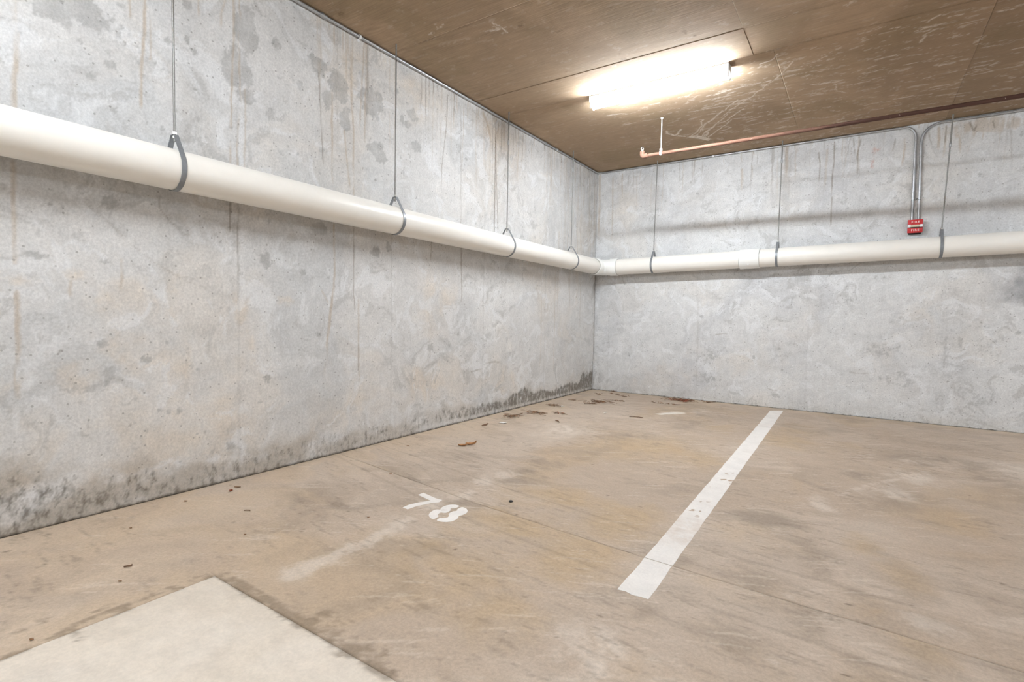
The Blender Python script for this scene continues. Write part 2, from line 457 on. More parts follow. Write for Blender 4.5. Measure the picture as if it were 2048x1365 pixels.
# left wall, u = y, v = z
L = Field(axis(-6.4, 0.0, 0.0075, YF, 0.0), axis(0.0, H, 0.0095, 0.0, H), WN)
for w, s, f, pts in [
    (0.013, 0.85, 0.0, [(-6.099, 2.4392), (-6.109, 2.2734), (-6.0998, 2.2453), (-6.108, 2.0904), (-6.1146, 1.9316)]),
    (0.012, 0.7, 0.0, [(-6.1213, 1.6937), (-6.125, 1.5169), (-6.1217, 1.3625), (-6.126, 1.2395)]),
    (0.012, 0.85, 0.1, [(-6.1238, 1.1054), (-6.1217, 0.8911), (-6.1317, 0.7327), (-6.1293, 0.607)]),
    (0.010, 0.9, 0.1, [(-5.5969, 2.6999), (-5.6044, 2.494), (-5.6184, 2.3103), (-5.6248, 2.1806), (-5.6241, 2.0737)]),
    (0.008, 0.8, 0.3, [(-5.6662, 2.6639), (-5.6677, 2.5642), (-5.6642, 2.5113)]),
    (0.008, 0.8, 0.3, [(-5.3334, 2.8368), (-5.3343, 2.7546), (-5.3324, 2.6789)]),
    (0.007, 0.6, 0.0, [(-5.5761, 2.558), (-5.5733, 2.4314), (-5.579, 2.3519)]),
    (0.009, 0.8, 0.0, [(-5.1404, 2.9083), (-5.1361, 2.7087), (-5.1501, 2.4419), (-5.1579, 2.206), (-5.1693, 1.9098)]),
    (0.008, 0.75, 0.0, [(-5.1016, 2.9281), (-5.1075, 2.5465), (-5.1002, 2.3138), (-5.1168, 2.1308), (-5.1246, 1.9061)]),
    (0.007, 0.6, 0.0, [(-5.0722, 2.3831), (-5.0708, 2.1448), (-5.0786, 1.9174)]),
    (0.008, 0.6, 0.3, [(-5.1873, 2.8559), (-5.2109, 2.7593), (-5.2146, 2.6727)]),
    (0.011, 0.8, 0.1, [(-4.4442, 2.6754), (-4.4481, 2.4005), (-4.4433, 1.9331)]),
    (0.010, 0.8, 0.0, [(-4.2899, 3.0152), (-4.2794, 2.5767), (-4.2606, 2.3843), (-4.2589, 1.9214)]),
    (0.009, 0.7, 0.1, [(-4.1619, 3.0607), (-4.1925, 2.6068), (-4.2055, 2.401)]),
    (0.010, 0.8, 0.1, [(-4.3409, 2.36), (-4.3183, 2.1585), (-4.2907, 1.9513)]),
    (0.010, 0.7, 0.1, [(-4.1464, 2.8144), (-4.1544, 2.535), (-4.158, 2.3003)]),
    (0.024, 0.9, 0.4, [(-2.6935, 3.0332), (-2.6258, 2.9628), (-2.5725, 2.8562), (-2.552, 2.7283)]),
    (0.014, 0.7, 0.3, [(-2.4216, 3.0526), (-2.436, 2.9371), (-2.4407, 2.7943)]),
    (0.011, 0.75, 0.0, [(-4.4302, 1.6702), (-4.4256, 1.4603), (-4.4295, 1.2159)]),
    (0.016, 0.85, 0.3, [(-4.4295, 1.2159), (-4.4591, 1.0387), (-4.4883, 0.8163), (-4.5132, 0.5234)]),
    (0.008, 0.5, 0.3, [(-4.534, 1.1926), (-4.4969, 1.1377), (-4.4633, 1.0888)]),
    (0.010, 0.5, 0.2, [(-1.1642, 1.6237), (-1.1566, 0.8891), (-1.1652, 0.2225)]),
    (0.010, 0.5, 0.2, [(-1.5, 1.4768), (-1.4801, 0.7001), (-1.5102, 0.2799)]),
    (0.012, 0.55, 0.2, [(-0.0858, 2.9728), (-0.0519, 2.1407), (-0.0088, 1.1499), (0.0227, 0.0644)]),
    (0.011, 0.6, 0.2, [(-4.2092, 1.141), (-4.2075, 0.7608), (-4.1968, 0.4914)]),
    (0.009, 0.6, 0.5, [(-5.72, 1.2913), (-5.7238, 1.1887), (-5.7337, 1.1114)]),
    (0.012, 0.6, 0.4, [(-5.931, 1.1626), (-5.9376, 1.1144), (-5.9324, 1.0858)])]:
    L.stroke('tan', pts, w, s, 0.006, f)
for w, s, f, pts in [
    (0.0065, 0.8, 0.2, [(-4.5541, 2.6909), (-4.5421, 2.4418), (-4.526, 2.1977), (-4.5179, 2.0416)]),
    (0.0075, 0.8, 0.3, [(-3.222, 3.0171), (-3.2308, 2.7494), (-3.2851, 2.3808), (-3.2935, 2.087)]),
    (0.0065, 0.6, 0.0, [(-3.0313, 2.9807), (-3.0203, 2.447), (-3.0091, 1.9053)]),
    (0.0095, 0.8, 0.0, [(-2.4778, 2.8592), (-2.4483, 2.4377), (-2.4074, 1.9437)]),
    (0.0075, 0.6, 0.2, [(-4.1333, 3.0219), (-4.1225, 2.8052), (-4.1357, 2.5967)]),
    (0.0085, 0.9, 0.2, [(-5.1682, 1.6888), (-5.1722, 1.5606), (-5.1697, 1.5075)]),
    (0.0070, 0.8, 0.2, [(-4.2626, 1.6889), (-4.2529, 1.557), (-4.256, 1.1805), (-4.2369, 1.027)]),
    (0.0075, 0.8, 0.3, [(-3.4116, 1.6976), (-3.4164, 1.5876), (-3.4213, 1.4907)]),
    (0.0085, 0.85, 0.15, [(-3.0045, 1.6808), (-2.9914, 1.4083), (-2.9803, 1.2331), (-2.9936, 1.1517)]),
    (0.0055, 0.45, 0.2, [(-5.5489, 1.6426), (-5.5424, 1.5853), (-5.4994, 1.5281), (-5.422, 1.4631), (-5.3564, 1.4553)]),
    (0.0065, 0.32, 0.2, [(-5.8642, 1.5485), (-5.7662, 1.4672), (-5.6814, 1.3777), (-5.575, 1.2925), (-5.4251, 1.2063), (-5.2401, 1.148)]),
    (0.0055, 0.32, 0.2, [(-5.575, 1.2925), (-5.4857, 1.2379), (-5.383, 1.2176), (-5.2734, 1.237)]),
    (0.010, 0.6, 0.3, [(-2.8253, 0.4817), (-2.7044, 0.4923), (-2.6295, 0.4967)]),
    (0.012, 0.5, 0.3, [(-2.5798, 0.5497), (-2.422, 0.5551), (-2.2836, 0.5355)]),
    (0.0065, 0.6, 0.0, [(-5.1201, 1.698), (-5.1249, 1.4717), (-5.1207, 1.2299)]),
    (0.010, 0.6, 0.0, [(0.0743, 0.0592), (0.0333, 1.2946), (0.0263, 1.6882)]),
    (0.0065, 0.5, 0.0, [(-4.2077, 0.799), (-4.2069, 0.6076)])]:
    L.stroke('dark', pts, w, s, 0.004, f)
# form joints
for x, a, b in [(-5.125, 0.05, 3.0), (-3.88, 0.05, 1.7), (-2.643, 0.2, 3.0), (-1.40, 0.2, 3.0)]:
    L.stroke('joint', [(x, a), (x + 0.006, (a + b) / 2), (x, b)], 0.012, 0.36, 0.006)
    L.stroke('pale', [(x + 0.02, a), (x + 0.025, b)], 0.03, 0.9, 0.02)
# fine runs that start under the ceiling
for i in range(150):
    y = -4.7 + 4.66 * rng.random() ** 0.8
    ln = 0.08 + 0.9 * rng.random() ** 2.2
    x2 = y + rng.normal() * 0.012
    L.stroke('tan' if rng.random() < 0.7 else 'dark', [(y, H), (y + rng.normal() * 0.006, H - ln * 0.5), (x2, H - ln)], 0.005 + 0.007 * rng.random(), 0.25 + 0.5 * rng.random(), 0.005, 0.4)
for i in range(26):
    y = -0.02 - 1.1 * rng.random() ** 1.5; z0 = 2.0 + 0.9 * rng.random()
    L.stroke('tan', [(y, z0), (y, z0 - 0.3 - 1.2 * rng.random())], 0.006 + 0.008 * rng.random(), 0.3 + 0.2 * rng.random(), 0.004, 0.3)
for u, v, ru, rv in [(-5.871, 2.479, 0.1351, 0.0903), (-5.964, 2.415, 0.0906, 0.0667), (-5.813, 2.434, 0.0701, 0.0469), (-5.064, 2.736, 0.0833, 0.1527), (-5.12, 2.489, 0.1023, 0.1188), (-5.066, 2.35, 0.062, 0.0527), (-5.131, 2.551, 0.0746, 0.0793), (-5.872, 2.318, 0.0116, 0.0129), (-5.761, 2.313, 0.0125, 0.0156), (-5.755, 2.257, 0.0271, 0.0269), (-5.834, 2.164, 0.0219, 0.0231), (-5.717, 2.415, 0.0171, 0.0189), (-5.704, 2.466, 0.0108, 0.0181), (-5.492, 2.485, 0.022, 0.0256), (-5.397, 2.538, 0.018, 0.0231), (-4.906, 2.292, 0.0371, 0.0453), (-4.873, 2.743, 0.034, 0.0345), (-5.344, 2.123, 0.0161, 0.0175), (-5.525, 2.012, 0.0145, 0.014), (-5.744, 2.038, 0.019, 0.0185), (-5.392, 2.731, 0.0309, 0.0288), (-4.613, 2.767, 0.0308, 0.0355), (-4.7, 2.552, 0.0297, 0.0344), (-5.766, 1.577, 0.0336, 0.0405), (-5.814, 0.862, 0.0309, 0.0227), (-5.781, 0.713, 0.0338, 0.0359), (-5.794, 0.666, 0.0126, 0.023), (-5.518, 0.86, 0.0124, 0.0138), (-5.394, 0.719, 0.0107, 0.0115), (-6.173, 0.859, 0.0145, 0.0156), (-6.057, 1.28, 0.0452, 0.0189), (-5.796, 1.274, 0.0207, 0.0102), (-4.947, 1.366, 0.0402, 0.0572), (-4.046, 1.517, 0.0553, 0.0508), (-4.938, 0.605, 0.0306, 0.0294), (-4.554, 0.886, 0.0203, 0.0247), (-3.912, 1.572, 0.0318, 0.0479), (-4.68, 1.307, 0.0229, 0.0306), (-3.41, 0.748, 0.0453, 0.0402), (-4.546, 1.624, 0.0889, 0.0437), (-4.922, 1.619, 0.0135, 0.016), (-5.178, 0.216, 0.0362, 0.0287), (-5.284, 0.201, 0.0143, 0.0153), (-5.462, 0.469, 0.0206, 0.02), (-5.513, 0.474, 0.0175, 0.0142), (-5.557, 0.491, 0.0146, 0.0166), (-5.371, 0.322, 0.0081, 0.0089), (-5.458, 0.18, 0.0104, 0.0117), (-5.945, 0.505, 0.0096, 0.0075), (-5.649, 0.359, 0.0069, 0.0081), (-5.964, 0.207, 0.0057, 0.0075), (-4.332, 2.448, 0.0484, 0.1009), (-4.041, 2.306, 0.0998, 0.0808), (-3.657, 2.694, 0.0694, 0.0576), (-3.613, 2.452, 0.059, 0.0561), (-4.394, 2.66, 0.0939, 0.1171), (-4.546, 2.728, 0.0636, 0.072), (-4.485, 2.53, 0.0492, 0.0707), (-4.083, 2.652, 0.1269, 0.1205), (-3.995, 2.25, 0.061, 0.0416), (-3.713, 2.599, 0.0453, 0.0352)]:
    L.blob('blot', u, v, ru, rv, 0.95, 0.35, 0.55)
for u, v, ru, rv in [(-5.668, 2.39, 0.3557, 0.2342), (-6.02, 2.304, 0.1049, 0.1017), (-4.808, 2.607, 0.1762, 0.2027), (-5.951, 2.164, 0.1473, 0.0749), (-4.546, 2.168, 0.2412, 0.2153), (-2.356, 1.418, 0.8343, 0.1672), (-1.786, 2.194, 0.648, 0.3012), (-5.334, 2.065, 0.1618, 0.0974), (-5.509, 2.302, 0.0728, 0.1611), (-5.887, 1.563, 0.234, 0.0662)]:
    L.blob('blot', u, v, ru, rv, 0.34, 0.9, 0.5)
for u, v, ru, rv in [(-5.632, 1.09, 0.2312, 0.1589), (-5.595, 1.198, 0.1175, 0.0697), (-5.499, 1.149, 0.0746, 0.1099), (-5.785, 1.084, 0.0753, 0.0807), (-5.647, 0.825, 0.1607, 0.1594), (-5.479, 0.747, 0.1522, 0.1541), (-5.743, 0.413, 0.3072, 0.241), (-5.149, 0.34, 0.3392, 0.2241), (-5.942, 0.668, 0.1143, 0.1219), (-4.331, 0.355, 0.4562, 0.2338), (-6.092, 0.428, 0.1384, 0.211), (-5.113, 1.047, 0.0617, 0.1379), (-5.083, 0.831, 0.0629, 0.1244), (-6.138, 0.665, 0.0665, 0.0911), (-3.476, 0.418, 0.3824, 0.2257), (-6.022, 0.366, 0.2188, 0.1732), (-5.536, 0.265, 0.2736, 0.1768), (-4.813, 1.119, 0.0646, 0.0397), (-5.146, 0.71, 0.122, 0.123), (-3.885, 0.254, 0.3278, 0.1717), (-6.111, 1.162, 0.0672, 0.0319), (-5.913, 1.2, 0.0577, 0.0292), (-2.574, 2.905, 0.3374, 0.1793), (-4.203, 2.92, 0.325, 0.3189), (-3.449, 2.894, 0.3761, 0.2851), (-2.325, 0.356, 0.562, 0.1699), (-5.832, 0.173, 0.2493, 0.1207), (-3.292, 1.174, 0.4056, 0.3616)]:
    L.blob('warm', u, v, ru, rv, 0.95, 0.9, 0.6)
for u, v, ru, rv in [(-4.952, 1.114, 0.1676, 0.2233), (-5.968, 1.266, 0.1296, 0.1422), (-5.738, 0.673, 0.1304, 0.1302), (-6.124, 0.549, 0.1011, 0.0929), (-5.054, 0.42, 0.1931, 0.1296), (-3.891, 0.991, 0.3242, 0.2432), (-5.382, 2.433, 0.2617, 0.1963), (-2.846, 0.7, 0.395, 0.247), (-2.564, 2.561, 0.5111, 0.3229), (-6.083, 0.867, 0.1034, 0.115), (-4.92, 0.662, 0.137, 0.1306), (-6.129, 0.296, 0.0675, 0.0489)]:
    L.blob('pale', u, v, ru, rv, 0.9, 0.9, 0.5)
# rising damp along the foot of the wall
yy, zz = L.U, L.V
rag = fbm(yy * 3.0, zz * 0 + 9, 5)
hgt = (0.13 + 0.12 * sstep(-0.9, -0.1, yy) + 0.10 * sstep(-5.3, -6.2, yy) + 0.06 * sstep(-2.3, -1.9, yy) * (1 - sstep(-1.9, -1.5, yy))) * (0.40 + 1.4 * rag)
amt = 0.37 + 0.30 * sstep(-3.6, -1.8, yy) + 0.08 * sstep(-5.6, -6.1, yy)
L.m['mold'] = amt * (1 - sstep(0.75, 1.15, zz / hgt)) * (1 - 0.45 * (1 - sstep(0.02, 0.06, zz)) * sstep(-4.0, -3.0, yy))
L.m['mold'] = np.maximum(L.m['mold'], 0.62 * (1 - sstep(0.012, 0.026, zz)))
L.m['mold'] = np.maximum(L.m['mold'], 0.45 * (1 - sstep(0.0, 0.05, -yy)) * (1 - sstep(0.3, 0.8, zz)))
L.m['damp'] = (1 - sstep(0.8, 1.3, zz / (hgt + 0.02))) * (0.5 + 0.5 * sstep(-3.0, -5.0, yy))

# back wall, u = x, v = z
Bk = Field(axis(0.0, 4.75, 0.0075, 0.0, XR), axis(0.0, H, 0.009, 0.0, H), WN)
for w, s, f, pts in [
    (0.024, 0.7, 0.4, [(2.3823, 3.071), (2.3856, 2.8532), (2.3889, 2.6347)]),
    (0.022, 0.75, 0.4, [(1.9053, 2.8636), (1.9101, 2.7311), (1.9096, 2.5932)]),
    (0.010, 0.7, 0.3, [(2.0156, 2.8954), (2.0263, 2.7576), (2.0318, 2.6085)]),
    (0.012, 0.7, 0.3, [(0.3713, 3.0254), (0.3689, 2.8624), (0.3813, 2.6905)]),
    (0.026, 0.7, 0.2, [(0.0354, 3.0434), (0.0373, 2.7076), (0.0388, 2.1097)]),
    (0.014, 0.5, 0.3, [(0.2327, 2.9963), (0.2384, 2.5475), (0.2471, 1.9919)]),
    (0.012, 0.8, 0.3, [(3.4754, 2.9613), (3.4789, 2.7861), (3.4593, 2.6601)]),
    (0.016, 0.9, 0.3, [(3.7517, 3.023), (3.7571, 2.9025), (3.7584, 2.7875)]),
    (0.013, 0.8, 0.3, [(3.9158, 3.0611), (3.9195, 2.899), (3.9278, 2.7162)]),
    (0.012, 0.6, 0.3, [(3.8059, 3.0328), (3.8062, 2.8544), (3.7938, 2.6972)]),
    (0.020, 0.7, 0.3, [(4.0107, 3.0381), (4.0264, 2.9384), (4.0051, 2.8355)]),
    (0.012, 0.8, 0.3, [(4.2365, 3.0089), (4.2343, 2.9054)]),
    (0.010, 0.7, 0.3, [(4.0976, 2.9878), (4.0901, 2.8355)]),
    (0.016, 0.5, 0.5, [(2.7886, 2.9596), (2.778, 2.6299), (2.7751, 2.4639)])]:
    Bk.stroke('tan', pts, w, s, 0.006, f)
for w, s, f, pts in [
    (0.0085, 0.85, 0.2, [(2.7024, 2.9458), (2.7216, 2.8318), (2.7215, 2.5928)]),
    (0.0085, 0.85, 0.2, [(2.8519, 3.0367), (2.8564, 2.8118), (2.8475, 2.6814), (2.8495, 2.4002)]),
    (0.008, 0.85, 0.2, [(3.0274, 3.0498), (3.0363, 2.9463), (3.0534, 2.863)]),
    (0.008, 0.85, 0.2, [(3.0962, 3.0271), (3.0721, 2.8494), (3.0818, 2.6172)]),
    (0.008, 0.7, 0.2, [(3.3993, 2.9745), (3.3935, 2.9134), (3.3755, 2.8385)]),
    (0.008, 0.7, 0.2, [(3.6741, 2.9872), (3.6853, 2.9149), (3.7041, 2.8515)]),
    (0.008, 0.7, 0.2, [(3.8098, 3.0321), (3.8027, 2.845)]),
    (0.012, 0.9, 0.3, [(3.9888, 3.0277), (4.0224, 2.944), (4.0486, 3.0163)]),
    (0.010, 0.8, 0.3, [(4.1581, 3.0098), (4.1726, 2.9309)]),
    (0.008, 0.7, 0.3, [(0.4591, 2.9864), (0.4564, 2.838)]),
    (0.008, 0.7, 0.2, [(2.8531, 2.4274), (2.8524, 2.0956)]),
    (0.008, 0.6, 0.3, [(1.4375, 2.9918), (1.4357, 2.8674)]),
    (0.008, 0.6, 0.3, [(1.7406, 2.996), (1.7413, 2.8138)]),
    (0.009, 0.16, 0.3, [(1.4409, 1.2895), (1.4523, 0.7775), (1.4579, 0.0677)]),
    (0.010, 0.5, 0.3, [(1.6758, 0.8496), (1.7526, 0.8648), (1.8288, 0.8674)]),
    (0.009, 0.5, 0.3, [(2.291, 0.2238), (2.3563, 0.206), (2.4091, 0.217)]),
    (0.009, 0.4, 0.3, [(3.1022, 0.4839), (3.1945, 0.4744), (3.3062, 0.494)]),
    (0.010, 0.5, 0.0, [(-0.0035, 1.6862), (0.0078, 1.0066), (0.0183, 0.0683)])]:
    Bk.stroke('dark', pts, w, s, 0.004, f)
for x in (0.23, 1.457, 2.68, 3.90):
    Bk.stroke('joint', [(x, 0.02), (x, 1.2)], 0.012, 0.22, 0.006)
    Bk.stroke('pale', [(x + 0.03, 0.02), (x + 0.03, 1.5)], 0.05, 0.8, 0.03)
Bk.stroke('pale', [(0.129, 2.6976), (0.141, 2.278), (0.1425, 1.9627)], 0.05, 1.0, 0.01)
Bk.stroke('chalk', [(1.8858, 0.0982), (1.8947, 0.0116)], 0.012, 1.0, 0.0)
for i in range(80):
    x = 4.7 * rng.random(); ln = 0.05 + 0.7 * rng.random() ** 2.5
    Bk.stroke('tan' if rng.random() < 0.6 else 'dark', [(x, H), (x + rng.normal() * 0.01, H - ln * 0.5), (x + rng.normal() * 0.02, H - ln)], 0.005 + 0.007 * rng.random(), 0.2 + 0.4 * rng.random(), 0.006, 0.4)
for u, v, ru, rv in [(2.532, 2.628, 0.1418, 0.0929), (2.58, 2.678, 0.1204, 0.0699), (0.968, 0.945, 0.0943, 0.12), (2.431, 0.605, 0.1049, 0.1182), (2.282, 1.02, 0.2149, 0.1309), (0.693, 0.678, 0.2114, 0.137), (3.907, 1.485, 0.1166, 0.0707), (4.131, 1.553, 0.1111, 0.0493), (3.328, 1.526, 0.2191, 0.0538), (2.977, 2.386, 0.1865, 0.1114), (3.463, 2.385, 0.1693, 0.1577), (0.778, 2.428, 0.2061, 0.1345), (1.371, 2.246, 0.2496, 0.079), (0.451, 1.568, 0.2183, 0.1104), (1.061, 2.95, 0.0915, 0.0785), (1.758, 1.537, 0.1409, 0.062), (4.155, 1.036, 0.1111, 0.079), (3.52, 1.073, 0.127, 0.1056), (3.069, 1.285, 0.1386, 0.0771), (4.238, 0.841, 0.0729, 0.059), (3.792, 2.297, 0.1187, 0.1218)]:
    Bk.blob('blot', u, v, ru, rv, 0.42, 0.8, 0.6)
for u, v, ru, rv in [(1.636, 0.608, 0.2537, 0.1778), (1.593, 0.286, 0.2439, 0.0791), (3.362, 0.747, 0.2191, 0.1083), (3.548, 0.438, 0.2539, 0.1083), (3.905, 0.673, 0.0792, 0.255), (4.014, 0.831, 0.0766, 0.1006), (4.153, 0.288, 0.1492, 0.1011), (2.369, 0.159, 0.0852, 0.0485), (4.429, 0.956, 0.0349, 0.0384), (3.907, 1.485, 0.0544, 0.0504), (3.9, 0.775, 0.0252, 0.2038)]:
    Bk.blob('blot', u, v, ru, rv, 0.55, 0.9, 0.9, 14)
for u, v, ru, rv in [(1.113, 0.366, 0.3964, 0.201), (0.848, 0.211, 0.4142, 0.1666), (3.797, 0.407, 0.161, 0.2075), (3.645, 1.076, 0.165, 0.1563), (0.418, 2.666, 0.2181, 0.4103), (1.967, 0.552, 0.1713, 0.2464)]:
    Bk.blob('warm', u, v, ru, rv, 0.7, 0.9, 0.6)
for u, v, ru, rv in [(4.064, 2.994, 0.3338, 0.0856), (4.316, 2.966, 0.1402, 0.0542)]:
    Bk.blob('tan', u, v, ru, rv, 0.75, 0.5, 0.8, 7)
for u, v, ru, rv in [(2.775, 1.512, 0.2931, 0.1132), (3.092, 0.733, 0.2776, 0.2218), (2.053, 1.288, 0.2236, 0.2422), (1.785, 0.791, 0.3529, 0.2498), (3.889, 1.887, 0.2334, 0.1017), (4.185, 2.733, 0.1812, 0.2421), (3.032, 2.163, 0.2773, 0.112), (4.064, 0.582, 0.2278, 0.2515), (2.645, 2.31, 0.3981, 0.1198)]:
    Bk.blob('pale', u, v, ru, rv, 0.9, 0.9, 0.5)
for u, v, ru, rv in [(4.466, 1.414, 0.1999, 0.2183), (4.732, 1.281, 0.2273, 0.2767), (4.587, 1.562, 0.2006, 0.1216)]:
    Bk.blob('smudge', u, v, ru, rv, 0.75, 0.95, 0.55)  # soft dark patch at the right end of the wall, below the pipe
for u, v, ru, rv in [(3.223, 2.873, 0.0266, 0.0533), (3.211, 2.743, 0.0223, 0.064), (3.235, 2.887, 0.0529, 0.0229)]:
    Bk.blob('red', u, v, ru, rv, 0.9, 0.6, 0.5)
Bk.m['mold'] = 0.55 * (1 - sstep(0.006, 0.018, Bk.V)) * (0.3 + fbm(Bk.U * 5, Bk.V * 2))
Bk.m['damp'] = 0.5 * (1 - sstep(0.02, 0.16, Bk.V)) * fbm(Bk.U * 2.2, Bk.V * 3)

freckles(L, 300, -6.3, -0.3, 0.15, H, 0.010, 0.045, 0.9, lambda u, v: sstep(0.40, 0.62, fbm(u * 0.9 + 3, v * 0.9, 3)) * (0.35 + 0.65 * sstep(1.6, 2.4, v)))
freckles(L, 170, -6.3, -0.3, 0.1, H, 0.0075, 0.013, 1.0, lambda u, v: sstep(0.38, 0.6, fbm(u * 1.4, v * 1.4 + 8, 3)), 'pit')
compose_wall(L, lin(215, 213, 211), lin(196, 197, 198), lin(219, 204, 186), lin(231, 231, 232), 3.0, 1.0)
freckles(Bk, 160, 0.2, 4.6, 0.1, H, 0.010, 0.035, 0.7, lambda u, v: sstep(0.42, 0.62, fbm(u * 1.1 + 3, v * 1.1, 3)))
freckles(Bk, 150, 0.1, 4.6, 0.1, H, 0.0075, 0.013, 1.0, lambda u, v: sstep(0.38, 0.6, fbm(u * 1.4, v * 1.4 + 8, 3)), 'pit')
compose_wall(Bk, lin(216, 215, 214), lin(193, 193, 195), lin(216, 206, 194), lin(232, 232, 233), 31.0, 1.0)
wl = grid_mesh('wall_left', L.u, L.v, L, lambda u, v: np.stack([0 * u, u, v], -1), (-0.2, 0, 0), MAT['wall_left'])
tag(wl, 'pale stained concrete wall on the left with brown water runs', kind='structure')
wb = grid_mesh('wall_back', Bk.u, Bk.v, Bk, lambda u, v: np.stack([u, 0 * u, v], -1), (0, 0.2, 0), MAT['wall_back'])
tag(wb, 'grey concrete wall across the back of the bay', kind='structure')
tag(box_obj('wall_right', (XR, YF, 0), (XR + 0.2, 0, H), MAT['wall_plain']), 'grey concrete wall closing the garage on the right', kind='structure')
tag(box_obj('wall_front', (0, YF - 0.2, 0), (XR, YF, H), MAT['wall_plain']), 'grey concrete wall behind the camera', kind='structure')

# floor, u = x, v = y: a sub-base and three pours with open joints between them
JP = np.array([(-0.1, -4.375), (0.09, -4.401), (1.471, -4.589), (2.451, -4.664), (3.609, -4.706), (XR, -4.95)])
def joint_y(x): return np.interp(x, JP[:, 0], JP[:, 1])
GAP = 0.0022
SX, SY = 1.100, -5.812                      # corner of the pale pour
F = Field(axis(0.0, 4.8, 0.0105, 0.0, XR, (SX - 0.002, SX + 0.002)), axis(-6.6, 0.0, 0.0125, YF, 0.0, (SY - 0.002, SY + 0.002)), ['ochre', 'grey', 'pale', 'dirt', 'crack', 'sand', 'speck', 'chalk'])
for u, v, ru, rv in [(2.166, -4.662, 0.2817, 0.3461), (1.768, -2.789, 0.5289, 0.6914), (1.835, -5.168, 0.3742, 0.3334), (3.361, -4.355, 0.1128, 0.2446), (2.629, -1.793, 0.3267, 0.4973), (3.561, -3.463, 0.2594, 0.5365), (3.201, -4.837, 0.0938, 0.1307), (1.774, -4.455, 0.2455, 0.2888), (2.06, -1.454, 0.2528, 0.4095), (2.222, -4.372, 0.2197, 0.3323), (2.126, -5.326, 0.2594, 0.2314), (2.734, -1.204, 0.2379, 0.3649), (3.222, -4.047, 0.1116, 0.1986), (2.223, -2.895, 0.2554, 0.3873), (1.591, -5.05, 0.1547, 0.1451)]:
    F.blob('ochre', u, v, ru, rv, 0.85, 0.95, 0.5)
for u, v, ru, rv in [(1.384, -4.403, 0.1387, 0.1639), (1.28, -4.128, 0.1574, 0.1859), (1.595, -4.872, 0.0993, 0.0943), (1.416, -4.928, 0.0791, 0.0709), (2.812, -4.014, 0.168, 0.2984), (2.994, -4.381, 0.2087, 0.292), (2.85, -4.884, 0.2059, 0.2221), (3.76, -1.881, 0.4364, 0.4856), (3.207, -2.601, 0.2268, 0.2602), (3.643, -4.108, 0.1412, 0.3277), (1.471, -2.466, 0.2381, 0.3131), (1.342, -3.73, 0.1897, 0.1955), (0.788, -4.153, 0.3588, 0.2987), (0.644, -5.009, 0.3426, 0.2525), (3.401, -3.053, 0.2461, 0.3722), (1.208, -2.418, 0.2327, 0.2367), (1.787, -1.52, 0.2503, 0.2854), (3.202, -4.722, 0.0567, 0.0689), (2.581, -4.873, 0.0716, 0.1184), (0.904, -5.416, 0.2324, 0.1592)]:
    F.blob('grey', u, v, ru, rv, 0.8, 0.95, 0.6)
for u, v, ru, rv in [(1.497, -1.138, 0.1459, 0.1675), (1.718, -0.842, 0.1418, 0.1973), (3.518, -2.407, 0.1712, 0.241), (3.359, -2.923, 0.1537, 0.2183), (3.017, -3.439, 0.0945, 0.1991), (3.55, -1.96, 0.0943, 0.1277), (4.103, -1.775, 0.137, 0.3638), (2.504, -5.303, 0.1714, 0.1836), (0.951, -2.622, 0.3572, 0.3708), (2.981, -4.93, 0.0278, 0.0469), (3.412, -4.846, 0.1121, 0.089), (2.529, -5.431, 0.0791, 0.0804)]:
    F.blob('pale', u, v, ru, rv, 0.75, 0.95, 0.6)
F.stroke('pale', [(1.3438, -5.6262), (1.3375, -5.4078), (1.349, -5.1936), (1.3396, -4.984)], 0.085, 0.72, 0.05)
F.stroke('pale', [(1.2936, -4.9627), (1.3045, -4.8467)], 0.05, 0.6, 0.04)
F.stroke('pale', [(1.244, -4.6619), (1.2549, -4.4998), (1.2539, -4.3557), (1.3002, -4.2379)], 0.09, 0.62, 0.06)
F.stroke('chalk', [(1.4144, -1.2794), (1.4574, -1.1886), (1.5678, -1.0607)], 0.06, 0.95, 0.03)
F.stroke('pale', [(3.106, -3.1676), (3.3151, -2.718), (3.5787, -2.3192)], 0.03, 0.6, 0.02)
F.stroke('dirt', [(1.1157, -5.7912), (1.2668, -5.7844), (1.4477, -5.793), (1.636, -5.7995), (1.8009, -5.8037), (2.0362, -5.8073), (2.1833, -5.8136)], 0.04, 0.62, 0.03)
F.stroke('dirt', [(1.695, -5.7643), (1.8497, -5.7844), (1.9606, -5.7793)], 0.10, 0.55, 0.05)
F.stroke('dirt', [(1.0721, -5.7983), (1.0793, -5.9459), (1.0558, -6.0345), (1.0568, -6.1679), (1.0733, -6.2655), (1.0757, -6.3506)], 0.035, 0.58, 0.03)
for u, v, ru, rv in [(1.032, -6.01, 0.0792, 0.0468), (1.005, -6.13, 0.0826, 0.052), (0.946, -6.283, 0.073, 0.0398), (1.28, -5.81, 0.0524, 0.0354), (1.349, -5.811, 0.0391, 0.0256), (0.686, -6.28, 0.0509, 0.0277), (0.467, -6.187, 0.0491, 0.0283), (0.386, -6.095, 0.0326, 0.018), (0.952, -6.346, 0.0706, 0.038), (1.768, -5.779, 0.0848, 0.0616), (1.137, -6.246, 0.0566, 0.0369), (0.59, -6.273, 0.0428, 0.0241)]:
    F.blob('dirt', u, v, ru, rv, 0.48, 0.9, 0.7)
for w, s, pts in [(0.007, 0.8, [(3.1746, -4.8564), (3.1177, -4.8062), (3.0451, -4.8166)]), (0.006, 0.5, [(2.9669, -4.9339), (2.9813, -4.9035), (3.0018, -4.9156), (3.019, -4.863)])]:
    F.stroke('pale', pts, w, s, 0.02)
